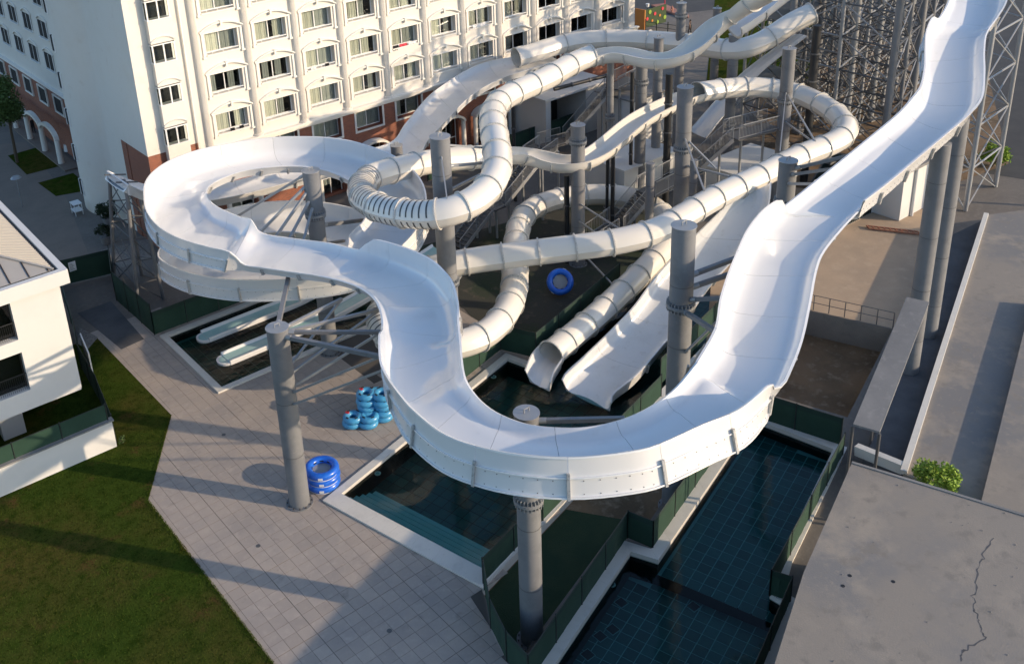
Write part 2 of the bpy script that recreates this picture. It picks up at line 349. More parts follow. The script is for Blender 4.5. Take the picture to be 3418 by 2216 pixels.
# -- pavings
sheet('terrace', [[(38.6, 29.2), (40.5, 27.6), (49.6, 31.0), (51.5, 25.9), (56, 26.2), (72, 33), (69, 43), (52, 39)]], -.02, 'terrace_tan')
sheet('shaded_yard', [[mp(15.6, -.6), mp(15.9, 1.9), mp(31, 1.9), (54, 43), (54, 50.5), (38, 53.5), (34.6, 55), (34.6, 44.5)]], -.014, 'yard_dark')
sheet('lawn', [[(-200, -60), (11.65, -60), (11.65, 40.7), (15.48, 46.5), (15.3, 57.8), (13.4, 57.5), (12.6, 52.5), (-200, 52.5)]], .03, 'lawn')
sheet('path', [[(21.325, 99.911), (23.435, 98.565), (21.828, 82.564), (18.422, 65.791), (15.115, 64.68), (15.618, 87.442)]], -.02, 'path')
sheet('lawn_patch', [[(20.922, 95.936), (24.148, 96.155), (23.888, 89.408), (20.752, 89.548)]], -.012, 'lawn')
sheet('lawn_patch', [[(20.885, 86.786), (24.054, 86.783), (23.977, 81.714), (21.079, 82.546)]], -.012, 'lawn')
sheet('gravel_bed', [[(20.068, 69.582), (23.624, 68.863), (22.467, 65.586), (19.899, 65.729)]], -.015, 'gravel')
sheet('gravel_bed', [[(14.901, 59.419), (15.372, 57.381), (14.392, 56.456), (14.09, 57.528)]], .036, 'gravel')
sheet('paving_strip', [[(15.46, 61.399), (17.78, 61.413), (17.54, 55.205), (15.973, 55.026)]], .004, 'concrete_dark')
sheet('road', [[(86, 90), (150, 60), (420, 260), (350, 340)], ], -.02, 'asphalt')
sheet('road', [[(73, 47), (78, 30), (180, 60), (170, 95), (110, 78)], ], -.022, 'asphalt')
sheet('tower_yard', [[(64, 43), (69, 34.5), (80, 33), (110, 50), (100, 66), (78, 55)]], -.016, 'earth')
sheet('verge', [[(80, 62), (88, 56), (130, 80), (120, 92)], ], -.015, 'lawn')
# -- paved deck of square tiles
def clip(poly, p, n):          # keep the side where (x-p).n >= 0
    out = []; k = len(poly)
    for i in range(k):
        a, b = Vector(poly[i]), Vector(poly[(i + 1) % k]); da, db = (a - p).dot(n), (b - p).dot(n)
        if da >= 0: out.append(tuple(a))
        if (da >= 0) != (db >= 0): out.append(tuple(a.lerp(b, da / (da - db))))
    return out
def subtract(poly, hole):      # convex hole, counter-clockwise
    res = []; cur = poly
    for i in range(len(hole)):
        a, b = Vector(hole[i]), Vector(hole[(i + 1) % len(hole)]); n = Vector((b.y - a.y, a.x - b.x))
        o = clip(cur, a, n)
        if len(o) > 2: res.append(o)
        cur = clip(cur, a, -n)
        if len(cur) < 3: break
    return res
def ccw(p):
    a = sum(p[i][0] * p[(i + 1) % len(p)][1] - p[(i + 1) % len(p)][0] * p[i][1] for i in range(len(p))); return p if a > 0 else p[::-1]
deck = sheet('deck', [[(11.4, 12), (19.0, 12), (19.0, 22.2), mp(-.06, 9.3), mp(-.05, -.05), mp(15.4, -.05), mp(15.4, -3), (33, 46.6), (18.35, 46.6), (18.35, 54.85), (20, 54.85), (20, 57.5), (15.2, 57.5), (15.2, 46.3), (11.4, 40.4)]], -.022, 'joint')
T = 4.35 / 7; tiles = []
holes = [ccw([mp(0, 0), mp(15.4, 0), mp(15.4, 9.4), mp(0, 9.4)]), ccw([(18.40, 46.62), (34.3, 46.62), (34.3, 54.8), (18.40, 54.8)]), ccw([mp(15.3, 2.3), mp(30, 2.3), mp(30, 9.4), mp(15.3, 9.4)])]
F1A, F1B = Vector((19.361, 24.221)), Vector((18.676, 21.268))
for i in range(-12, 28):
    for j in range(-22, 42):
        x0, y0 = 18.14 + i * T, 32.85 + j * T
        if x0 > 34 or (x0 > 20.6 and y0 < 25.5) or y0 > 58 or (y0 > 54.8 and x0 > 20): continue
        e_ = (Vector((x0 + T / 2, y0 + T / 2)) - MA)
        if inside((x0 + T / 2, y0 + T / 2), PIT) or (e_.dot(E2) > 9.2 and e_.dot(E1) > 1.2): continue
        if x0 > 25 and y0 > 36 and (x0 - 25) * .9 + 38 < y0 - 3: continue
        gx0 = .012 if i % 7 == 0 else .007; gy0 = .012 if j % 7 == 0 else .007; gx1 = .012 if i % 7 == 6 else .007; gy1 = .012 if j % 7 == 6 else .007
        ps = [[(x0 + gx0, y0 + gy0), (x0 + T - gx1, y0 + gy0), (x0 + T - gx1, y0 + T - gy1), (x0 + gx0, y0 + T - gy1)]]
        if x0 + T < 11.6 or (y0 > 40.9 and x0 + T < 11.5 + (y0 - 40.7) * .66 and y0 < 46.5) or (y0 >= 46.5 and x0 + T < 15.3): continue
        whole = True
        for h in holes:
            nx = []
            for p in ps:
                s_ = subtract(p, h)
                nx += s_
            if len(nx) != len(ps) or any(len(p) != 4 for p in nx): whole = False
            ps = nx
        d = F1B - F1A; nrm = Vector((d.y, -d.x))
        if nrm.x > 0: nrm = -nrm
        ps = [clip(p, F1A, nrm) if min(q[1] for q in p) < 26 and max(q[0] for q in p) > 18.6 else p for p in ps]
        ps = [p for p in ps if len(p) > 2]
        if ps: tiles.append((x0, y0, ps))
tiles.sort(key=lambda t: (t[0]) ** 2 + (t[1] - 4) ** 2)
mb = MB()
tz = random.Random(3)
for n_, (x0, y0, ps) in enumerate(tiles):
    dz = tz.uniform(-.002, .002)
    if n_ < 330 and len(ps) == 1 and y0 > 21 and x0 > 11:
        MB().prism(ps[0], -.02, dz).build('paving_tile', 'paver', deck)
    else:
        for p in ps: mb.prism(p, -.02, dz)
mb.build('far_paving_tiles', 'paver', deck)['kind'] = 'stuff'
# -- grass blades along the lawn (ground cover)
rg = random.Random(11); gv = []; gf = []
def lawn_in(x, y): return x < 11.68 if y < 40.7 else (x < 11.68 + (y - 40.7) * .66 if y < 46.5 else False)
n = 0
while n < 52000:
    if rg.random() < .12:      # denser along the paving edge
        y = rg.uniform(24, 46.4); xb = 11.66 if y < 40.7 else 11.66 + (y - 40.7) * .66; x = xb - abs(rg.gauss(0, .12)) + .05
    else: x = rg.uniform(-3, 15.5); y = rg.uniform(24, 46.5)
    if not (lawn_in(x, y) or x < 11.72): continue
    if y > 45.6 and x < 12.3: continue
    h = rg.uniform(.03, .075); a = rg.uniform(0, 6.28); dx, dy = math.cos(a) * .012, math.sin(a) * .012; lx, ly = rg.gauss(0, .02), rg.gauss(0, .02)
    b = len(gv); gv += [(x - dx, y - dy, .028), (x + dx, y + dy, .028), (x + lx, y + ly, .03 + h)]; gf.append((b, b + 1, b + 2)); n += 1
tag(MB().add(gv, gf).build('grass', 'blade'), 'short green grass blades covering the lawn beside the paved deck', 'grass', kind='stuff')

# ------------------------------------------------------------------ hotel
Y0 = 65.6
hotel = thing('hotel', (46, Y0, 0), 'large cream hotel with rows of arched windows above a brick storey', 'building')
XK = [29.05 + 3.99 * k for k in range(11)]; ZR = [7.78 + 3.0 * r for r in range(5)]
X_END = 73.4
def wall_with_holes(name, m, x0, x1, z0, z1, holes_, y0, y1, parent):
    mb = MB(); xs = sorted({x0, x1, *[h[0] for h in holes_], *[h[1] for h in holes_]}); zs = sorted({z0, z1, *[h[2] for h in holes_], *[h[3] for h in holes_]})
    nx, nz = len(xs) - 1, len(zs) - 1
    solid = [[not any(h[0] < (xs[i] + xs[i + 1]) / 2 < h[1] and h[2] < (zs[k] + zs[k + 1]) / 2 < h[3] for h in holes_) for k in range(nz)] for i in range(nx)]
    for i in range(nx):
        for k in range(nz):
            if not solid[i][k]: continue
            a, b, c, d = xs[i], xs[i + 1], zs[k], zs[k + 1]
            mb.add([(a, y0, c), (b, y0, c), (b, y0, d), (a, y0, d)], [(0, 1, 2, 3)])
            if i + 1 == nx or not solid[i + 1][k]: mb.add([(b, y0, c), (b, y1, c), (b, y1, d), (b, y0, d)], [(0, 1, 2, 3)])
            if i == 0 or not solid[i - 1][k]: mb.add([(a, y1, c), (a, y0, c), (a, y0, d), (a, y1, d)], [(0, 1, 2, 3)])
            if k + 1 == nz or not solid[i][k + 1]: mb.add([(a, y0, d), (b, y0, d), (b, y1, d), (a, y1, d)], [(0, 1, 2, 3)])
            if k == 0 or not solid[i][k - 1]: mb.add([(a, y1, c), (b, y1, c), (b, y0, c), (a, y0, c)], [(0, 1, 2, 3)])
    return mb.build(name, m, parent)
hs = [(x, x + 2.55, z, z + 1.58) for x in XK for z in ZR] + [(71.6, 72.6, z + .25, z + 1.45) for z in ZR]
wall_with_holes('upper_wall', 'wall_cream', 27.5, X_END, 6.62, 23.5, hs, Y0, Y0 + .62, hotel)
bh = [(XK[k], XK[k] + 2.55, 4.78, 6.36) for k in range(0, 10)] + [(XK[k] + .1, XK[k] + 2.3, .2, 3.3) for k in (0, 2, 3, 5, 6, 7, 8)]
wall_with_holes('brick_wall', 'brick_red', 27.5, X_END - .02, 0, 6.62, bh, Y0 + .05, Y0 + .62, hotel)
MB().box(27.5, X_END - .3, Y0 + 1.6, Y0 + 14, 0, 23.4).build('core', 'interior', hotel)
MB().box(X_END - .28, X_END, Y0 + .62, Y0 + 14, 0, 23.5).build('end_wall', 'wall_cream', hotel)
cm = MB(); cm.box(27.5, X_END + .2, Y0 - .30, Y0, 6.58, 6.78); cm.box(27.5, X_END + .2, Y0 - .18, Y0, 6.46, 6.58); cm.box(27.5, X_END + .25, Y0 - .42, Y0, 6.78, 6.9)
cm.build('cornice', 'trim_white', hotel)
for k in range(12):
    x = 28.29 + 3.99 * k; rings = []
    for z in (6.9, 7.05, 7.06, 23.4):
        ring = []; rr = .40 if z < 7.06 else .31
        for i in range(33):
            a = math.pi * i / 32; q = rr + (0 if z < 7.06 else (-.028 if i % 2 else 0)); ring.append((x - q * math.cos(a), Y0 - q * math.sin(a), z))
        rings.append(ring)
    MB().loft(rings, closed=False).build('pilaster', 'wall_cream', hotel)
# window prototypes (built once, shared mesh data)
def protos():
    P = {}
    b = MB(); w_, h_ = 2.55, 1.58; y = .46
    for x in (0, w_ / 2 - .04, w_ - .07): b.box(x, x + .07, y, y + .07, .05, h_ - .02)
    b.box(.07, w_ / 2 - .04, y + .01, y + .06, .05, .12); b.box(w_ / 2 + .03, w_ - .07, y + .01, y + .06, .05, .12); b.box(.07, w_ / 2 - .04, y + .01, y + .06, h_ - .12, h_ - .02); b.box(w_ / 2 + .03, w_ - .07, y + .01, y + .06, h_ - .12, h_ - .02)
    P['frame'] = (b, 'frame_white')
    b = MB(); b.box(.071, w_ / 2 - .041, y + .03, y + .036, .121, h_ - .121); P['pane_l'] = (b, 'glass')
    b = MB(); b.box(w_ / 2 + .031, w_ - .071, y + .03, y + .036, .121, h_ - .121); P['pane_r'] = (b, 'glass')
    b = MB(); b.bar((.02, .06, .16), (w_ - .02, .06, .16), .05, .06); b.bar((.45, .06, .02), (.45, .06, .13), .035, .035); b.bar((1.3, .06, .02), (1.3, .06, .13), .035, .035); P['railing'] = (b, 'frame_white')
    b = MB(); b.box(-.02, w_ + .02, -.08, .1, -.10, -.003); P['sill'] = (b, 'trim_white')
    # arched hood moulding with keystone, side strips and brackets
    b = MB(); x0, x1, zs_ = -.36, w_ + .42, h_ + .02; n = 18; prev = None; mid = (x0 + x1) / 2; hw = (x1 - x0) / 2; rise = .50
    rad = (hw * hw + rise * rise) / (2 * rise); a0 = math.asin(hw / rad); rings = []
    for i in range(n + 1):
        a = -a0 + 2 * a0 * i / n; cx, cz = mid + rad * math.sin(a), zs_ + rad * math.cos(a) - (rad - rise)
        nx, nz = math.sin(a), math.cos(a); rings.append([(cx, .0, cz), (cx, -.14, cz), (cx + nx * .05, -.20, cz + nz * .05), (cx + nx * .13, -.20, cz + nz * .13), (cx + nx * .16, 0, cz + nz * .16)])
    b.loft(rings); b.box(mid - .07, mid + .07, -.25, -.002, zs_ + rise - .16, zs_ + rise + .20)
    b.box(x0, x1, -.10, -.002, zs_ - .06, zs_ + .05)
    for xx in (x0 + .06, x1 - .22):
        b.box(xx, xx + .16, -.09, -.002, -.08, zs_ - .06)
    for xx in (x0, x1 - .26): b.box(xx, xx + .26, -.16, -.003, -.22, -.08)
    P['hood_moulding'] = (b, 'trim_white')
    # simple square surround for the brick storey
    b = MB(); b.box(-.16, 0, -.05, .06, -.16, h_ + .14); b.box(w_, w_ + .16, -.05, .06, -.16, h_ + .14); b.box(0, w_, -.05, .06, h_, h_ + .14); b.box(0, w_, -.05, .06, -.16, 0); P['surround'] = (b, 'trim_white')
    return P
def to_mesh(b, m, smooth=False):
    me = bpy.data.meshes.new('shared'); me.from_pydata(b.v, [], b.f); me.materials.append(M[m])
    if smooth: me.polygons.foreach_set('use_smooth', [True] * len(me.polygons))
    me.update(); return me
PR = {k: to_mesh(*v) for k, v in protos().items()}
def curtain_mesh(wd, h, ph):
    b = MB(); n = 26; rings = [[(wd * i / n, .012 * math.sin(i * 1.9 + ph) + .02 * math.sin(i * .7 + ph), z) for z in (.1, h - .1)] for i in range(n + 1)]
    b.loft(rings, closed=False); return b
CUR = [to_mesh(curtain_mesh(wd, 1.58, ph), m) for wd, ph, m in ((1.22, 0, 'curtain'), (1.22, 2, 'curtain_grey'), (.75, 1, 'curtain'), (.55, 3, 'curtain_grey'))]
rc = random.Random(5)
hloc = Vector(hotel.location)
def window(name, x, z, y, parts, off=hloc, parent=hotel, rot=0):
    base = Matrix.Translation(Vector((x, y, z)) - off) @ Matrix.Rotation(rot, 4, 'Z')
    o = link(name, PR['frame'], parent, base)
    for p in parts: link(p[:4] if p.startswith('pane') else p, PR[p], o)
    for side in (0, 1):
        r_ = rc.random(); k = (0 if side == 0 else 1) if r_ < .68 else (2 if r_ < .85 else 3)
        link('curtain', CUR[k], o, Matrix.Translation((.04 + side * 1.25 + (rc.uniform(0, .45) if k > 1 else 0), .555 + rc.uniform(0, .03), 0)))
    return o
for x in XK:
    for z in ZR: window('window', x, z, Y0, ('pane_l', 'pane_r', 'railing', 'sill', 'hood_moulding'))
for k in range(0, 10): window('window', XK[k], 4.78, Y0 + .05, ('pane_l', 'pane_r', 'surround'))
for z in ZR:
    f_ = MB(); f_.box(71.6, 71.67, Y0 + .1, Y0 + .16, z + .26, z + 1.44); f_.box(72.53, 72.6, Y0 + .1, Y0 + .16, z + .26, z + 1.44); f_.box(72.07, 72.13, Y0 + .1, Y0 + .16, z + .26, z + 1.44)
    o = f_.build('side_window', 'frame_white', hotel); MB().box(71.68, 72.52, Y0 + .13, Y0 + .135, z + .27, z + 1.43).build('pane', 'glass', o)
# ground-floor arches over the doors
for k in (0, 2, 3, 5, 6, 7):
    xc = XK[k] + 1.2; rings = []
    for i in range(15):
        a = math.pi * i / 14; c, s = math.cos(a), math.sin(a); rings.append([(xc - c * 1.25, Y0 - .75, 3.1 + s * .55), (xc - c * 1.25, Y0 - .01, 3.1 + s * .55), (xc - c * 1.45, Y0 - .01, 3.1 + s * .75), (xc - c * 1.45, Y0 - .75, 3.1 + s * .75)])
    a_ = MB().loft(rings).build('door_arch', 'trim_white', hotel)
    for sx in (-1.33, 1.33):
        MB().cyl((xc + sx, Y0 - .45, 0), (xc + sx, Y0 - .45, 3.1), .2, 14).build('column', 'trim_white', a_, smooth=True)
    d_ = MB(); d_.box(xc - 1.05, xc - .98, Y0 + .3, Y0 + .36, .2, 3.3); d_.box(xc + .98, xc + 1.05, Y0 + .3, Y0 + .36, .2, 3.3); d_.box(xc - .03, xc + .03, Y0 + .3, Y0 + .36, .2, 3.3); d_.box(xc - .98, xc - .03, Y0 + .3, Y0 + .36, 1.5, 1.57); d_.box(xc + .03, xc + .98, Y0 + .3, Y0 + .36, 1.5, 1.57)
    o = d_.build('door', 'frame_white', hotel); MB().box(xc - .97, xc + .97, Y0 + .345, Y0 + .35, .2, 3.28).build('pane', 'glass', o)
    link('curtain', CUR[1], o, Matrix.Translation(Vector((xc - 1, Y0 + .5, .8)) - hloc))
# stair bay at the left corner
bw = MB(); bw.box(23.5, 27.5, Y0, Y0 + 4, 7.6, 23.5); bw.build('corner_wall', 'wall_cream', hotel)
MB().box(23.52, 27.5, Y0 + .02, Y0 + 4, 0, 7.6).build('corner_base', 'brick_red', hotel)
for k in range(5):
    z = 8.2 + 3.0 * k
    MB().box(24.86, 26.55, Y0 - .55, Y0, z - 1.72 if k else 0, z - .06).build('bay_panel', 'wall_cream', hotel)
    b = MB()
    for x in (24.86, 25.66, 26.45): b.box(x, x + .1, Y0 - .58, Y0 - .5, z, z + 1.2)
    for x in (24.86, 26.47): b.box(x, x + .08, Y0 - .1, Y0 - .02, z, z + 1.2)
    b.box(24.82, 26.59, Y0 - .6, Y0 - .003, z - .06, z); b.box(24.82, 26.59, Y0 - .6, Y0 - .003, z + 1.2, z + 1.28)
    o = b.build('bay_window', 'frame_white', hotel)
    MB().box(24.97, 25.65, Y0 - .545, Y0 - .54, z + .01, z + 1.19).build('pane', 'glass', o); MB().box(25.77, 26.44, Y0 - .545, Y0 - .54, z + .01, z + 1.19).build('pane', 'glass', o); MB().box(24.895, 24.9, Y0 - .49, Y0 - .11, z + .01, z + 1.19).build('pane', 'glass', o)
    MB().box(24.9, 26.5, Y0 - .02, Y0 - .004, z + .01, z + 1.19).build('dark_opening', 'interior', o)
    rings = []
    for i in range(13):
        a = math.pi * (.18 + .64 * i / 12); c, s = math.cos(a), math.sin(a); rings.append([(25.7 - c * 1.0, Y0 - .62, z + 1.0 + s * .72), (25.7 - c * 1.0, Y0 - .55, z + 1.0 + s * .72), (25.7 - c * 1.08, Y0 - .55, z + 1.0 + s * .8), (25.7 - c * 1.08, Y0 - .66, z + 1.0 + s * .8)])
    MB().loft(rings).build('hood_moulding', 'trim_white', o); MB().box(24.86, 26.55, Y0 - .55, Y0, z + 1.28, z + 1.33).build('head', 'wall_cream', o)
strut('drain_pipe', (27.35, Y0 - .15, 6.9), (27.35, Y0 - .15, 23), .07, 'trim_white', hotel)
# rounded tower and shaded side wing
arc = [(23.5, 69.6), (23.5, 71.9), (23.5, 74.0)] + [(26.6 + 4.5 * math.cos(R(a_)), 77.5 + 4.5 * math.sin(R(a_))) for a_ in range(223, 104, -8)]
arc = catmull([(*p, 0) for p in arc], .5); rings = [[(p.x, p.y, z) for z in (0, 23.5)] for p in arc]
MB().loft(rings[::-1], closed=False).build('rounded_tower', 'wall_cream', hotel, smooth=True)
MB().box(23.47, 23.6, 69.6, 70.6, 0, 7.6).build('side_base', 'brick_red', hotel)
for k in range(6):
    z = 1.3 + 3.0 * k; o = MB().box(22.05, 22.5, 77.75, 78.3, z, z + 1.25).build('slit_window', 'interior', hotel); MB().box(22.02, 22.5, 77.66, 77.749, z - .05, z + 1.3).build('frame', 'frame_white', o); MB().box(22.02, 22.5, 78.301, 78.39, z - .05, z + 1.3).build('frame', 'frame_white', o)
MB().box(25.4, 26.2, 81.9, 125, 6.3, 23.5).build('side_wing_wall', 'wall_cream', hotel)
MB().box(25.45, 26.2, 81.9, 125, 0, 6.2).build('side_wing_base', 'brick_red', hotel)
MB().box(25.1, 26.2, 81.9, 125, 6.18, 6.42).build('side_wing_cornice', 'trim_white', hotel)
for j in range(7):
    y = 90.6 + 4.55 * j
    for k in range(5):
        z = 8.3 + 3.0 * k
        o = MB().box(25.33, 25.398, y, y + 2.3, z, z + 1.45).build('window', 'interior', hotel); b = MB(); b.box(25.30, 25.36, y - .08, y, z - .08, z + 1.5); b.box(25.3, 25.36, y + 2.3, y + 2.38, z - .08, z + 1.5); b.box(25.3, 25.36, y + 1.12, y + 1.18, z, z + 1.45); b.box(25.22, 25.4, y - .1, y + 2.4, z - .16, z - .08)
        b.build('frame', 'frame_white', o)
        rings = []
        for i in range(11):
            a = math.pi * (.15 + .7 * i / 10); c, s = math.cos(a), math.sin(a); rings.append([(25.38, y + 1.15 - c * 1.5, z + 1.15 + s * .75), (25.25, y + 1.15 - c * 1.5, z + 1.15 + s * .75), (25.25, y + 1.15 - c * 1.62, z + 1.15 + s * .87), (25.38, y + 1.15 - c * 1.62, z + 1.15 + s * .87)])
        MB().loft(rings).build('hood_moulding', 'trim_white', o)
    o = MB().box(25.40, 25.448, y, y + 2.3, 4.1, 5.6).build('window', 'interior', hotel); b = MB(); b.box(25.3, 25.44, y - .14, y, 3.96, 5.74); b.box(25.3, 25.44, y + 2.3, y + 2.44, 3.96, 5.74); b.box(25.3, 25.44, y, y + 2.3, 5.6, 5.74); b.box(25.3, 25.44, y, y + 2.3, 3.96, 4.1); b.build('frame', 'trim_white', o)
    # terrace arcade
    MB().cyl((24.0, y - .9, 0), (24.0, y - .9, 2.35), .27, 14, .24).build('arcade_column', 'trim_white', hotel, smooth=True); rings = []
    for i in range(11):
        a = math.pi * i / 10; c, s = math.cos(a), math.sin(a); rings.append([(23.8, y + 1.35 - c * 2.1, 2.35 + s * .75), (24.2, y + 1.35 - c * 2.1, 2.35 + s * .75), (24.2, y + 1.35 - c * 2.4, 2.4 + s * 1.0), (23.8, y + 1.35 - c * 2.4, 2.4 + s * 1.0)])
    MB().loft(rings).build('arcade_arch', 'trim_white', hotel)
MB().box(23.6, 25.0, Y0 + 22, 125, 0, .12).build('arcade_step', 'path', hotel)

# ------------------------------------------------------------------ water slides
def channel(root, A, B, HA, HB, mats, seg=8, t=.05, lip=.09, ribs=True, bolts=True, floor_k=.30, rib_skip=0):
    """open flume between two rim curves A and B (same sample count) with wall heights HA, HB"""
    n = len(A); prof = []; nrm = []
    for i in range(n):
        a, b = A[i], B[i]; tg = sum((((A[min(n - 1, i + q)] + B[min(n - 1, i + q)]) - (A[max(0, i - q)] + B[max(0, i - q)])).normalized() for q in (3, 4, 5)), Vector()).normalized()
        l = b - a; up = l.cross(tg).normalized()
        if up.z < 0: up = -up
        wd = l.length; l = l / wd; ha, hb = HA[i], HB[i]
        fa, fb = a + l * (.10 + .10 * ha) - up * ha, b - l * (.10 + .10 * hb) - up * hb; pts = []
        ca, cb = min(.55, ha * .55 + .1), min(.55, hb * .55 + .1)    # fillet sizes
        def wall(r, f, c, s):                                       # rim -> floor with a round fillet
            d = (f - r); q = [r, r + d * max(.02, 1 - c / max(.2, d.length))]; e = f + l * s * c; st = q[-1]
            for k in range(1, 6):
                u_ = k / 5; q.append(st * (1 - u_) ** 2 + f * (2 * u_ * (1 - u_)) + e * u_ ** 2)
            return q
        qa = wall(a, fa, ca, 1); qb = wall(b, fb, cb, -1)
        mid = [qa[-1].lerp(qb[-1], k / 6) - up * (.05 * math.sin(math.pi * k / 6)) for k in range(1, 6)]
        inner = qa + mid + qb[::-1]
        def wall_out(r, f, c, s):
            d = f - r; return [r - l * s * t, r + d * .4 - l * s * t, r + d * .8 - l * s * t, f - l * s * t - up * t * .5, f + l * s * .02 - up * t, f + l * s * c * .4 - up * t, f + l * s * c - up * t]
        oa = wall_out(a, fa, ca, 1); ob_ = wall_out(b, fb, cb, -1)
        outer = oa + [oa[-1].lerp(ob_[-1], k / 6) - up * (.05 * math.sin(math.pi * k / 6)) for k in range(1, 6)] + ob_[::-1]
        m = len(inner)
        lipA = [a - l * lip + up * .0, a - l * lip - up * .06, a - l * (t + .005) - up * .06]; lipB = [b + l * (t + .005) - up * .06, b + l * lip - up * .06, b + l * lip]
        prof.append((inner, outer, lipA, lipB)); nrm.append((tg, l, up))
    # closed loop: A rim .. B rim, lip B, outer back, lip A
    loops = [inn + lb[::-1] + out[1:-1][::-1] + la[::-1] for inn, out, la, lb in prof]
    bm_ = MB()
    s0 = 0; k = 0
    while s0 < n - 1:
        s1 = min(n - 1, s0 + seg)
        if n - 1 - s1 < seg // 2: s1 = n - 1
        g = nrm[s1][0] * .014
        ring = [list(r_) for r_ in loops[s0:s1 + 1]]; ring[-1] = [p - g for p in ring[-1]]
        sec = MB().loft([r_[::-1] for r_ in ring]).build('channel_section', mats[k % len(mats)], root, smooth=True)
        if ribs and s1 < n - 1 and k >= rib_skip:                    # bolted joint rib round the outside
            inn, out, la, lb = prof[s1]; tg, l, up = nrm[s1]; half = len(out); rb = MB()
            ins = [p for p in out[1:-1]]; c = sum((p for p in inn), Vector()) / len(inn) + up * .4
            outs = [p + (p - c).normalized() * .13 for p in ins]; outs[0] = ins[0] - l * .13; outs[-1] = ins[-1] + l * .13
            rb.loft([[i_ - tg * .05, o_ - tg * .05, o_ + tg * .05, i_ + tg * .05] for i_, o_ in zip(ins, outs)])
            rb.build('joint_rib', 'rib_grey', sec)
        if bolts:
            for i in range(s0, s1 + 1):
                inn, out, la, lb = prof[i]; tg, l, up = nrm[i]
                for side, H in ((-1, HB[i]), (1, HA[i])):
                    if H < .8: continue
                    r_, f_ = (out[-2], out[-6]) if side < 0 else (out[1], out[5]); nn = (l if side < 0 else -l)
                    for q in (.60, .93):
                        p = (B[i] if side < 0 else A[i]); p = p + nn * (t + .004 - (.10 + .1 * H) * q) - up * H * q
                        bm_.add([p + tg * .022, p + up * .022, p - tg * .022, p - up * .022, p + nn * .025], [(0, 1, 4), (1, 2, 4), (2, 3, 4), (3, 0, 4)])
                    # horizontal bolted ledges on tall walls
        for side, HH in ((1, HB), (0, HA)):
            idx = [i for i in range(s0, s1 + 1) if HH[i] > .85]
            if len(idx) > 2:
                ring = []
                for i in idx:
                    tg, l, up = nrm[i]; nn = l if side else -l; p = (B[i] if side else A[i]) - up * HH[i] * .52 - nn * (.10 + .1 * HH[i]) * .45 + nn * t * .6
                    ring.append([p + up * .02, p + nn * .075 + up * .02, p + nn * .075 - up * .02, p - up * .02])
                if not side: ring = [r_[::-1] for r_ in ring]
                MB().loft(ring).build('wall_ledge', 'gelcoat', sec)
                ring = []
                for i in idx:
                    tg, l, up = nrm[i]; nn = l if side else -l; p = (B[i] if side else A[i]) - up * (HH[i] + t) - nn * (.10 + .1 * HH[i]) + nn * t * .6
                    ring.append([p + up * .05, p + nn * .11 + up * .05, p + nn * .11, p])
                if not side: ring = [r_[::-1] for r_ in ring]
                MB().loft(ring).build('bottom_flange', 'gelcoat', sec)
        s0 = s1; k += 1
    if bolts and bm_.v: bm_.build('bolts', 'bolt', root)['kind'] = 'stuff'
    return prof, nrm
def interp_channel(rows, step):
    """rows: (A, B, ha, hb) -> evenly sampled rim curves"""
    A = [Vector(r[0]) for r in rows]; B = [Vector(r[1]) for r in rows]
    cen = [(a + b) / 2 for a, b in zip(A, B)]; L = [0]
    for p, q in zip(cen, cen[1:]): L.append(L[-1] + (q - p).length)
    m = int(L[-1] / step); RA, RB, HA, HB = [], [], [], []; j = 0
    def cr(P, j, t):
        n = len(P); p0, p1, p2, p3 = P[max(0, j - 1)], P[j], P[min(n - 1, j + 1)], P[min(n - 1, j + 2)]
        m1 = (p2 - p0) * .5; m2 = (p3 - p1) * .5; sc = (p2 - p1).length
        if m1.length > sc * 1.3: m1 = m1 * (sc * 1.3 / m1.length)
        if m2.length > sc * 1.3: m2 = m2 * (sc * 1.3 / m2.length)
        t2, t3 = t * t, t ** 3; return p1 * (2 * t3 - 3 * t2 + 1) + m1 * (t3 - 2 * t2 + t) + p2 * (-2 * t3 + 3 * t2) + m2 * (t3 - t2)
    for i in range(m + 1):
        s = L[-1] * i / m
        while j < len(L) - 2 and L[j + 1] < s: j += 1
        t = (s - L[j]) / max(1e-6, L[j + 1] - L[j]); RA.append(cr(A, j, t)); RB.append(cr(B, j, t)); HA.append(rows[j][2] * (1 - t) + rows[min(len(rows) - 1, j + 1)][2] * t); HB.append(rows[j][3] * (1 - t) + rows[min(len(rows) - 1, j + 1)][3] * t)
    return RA, RB, HA, HB
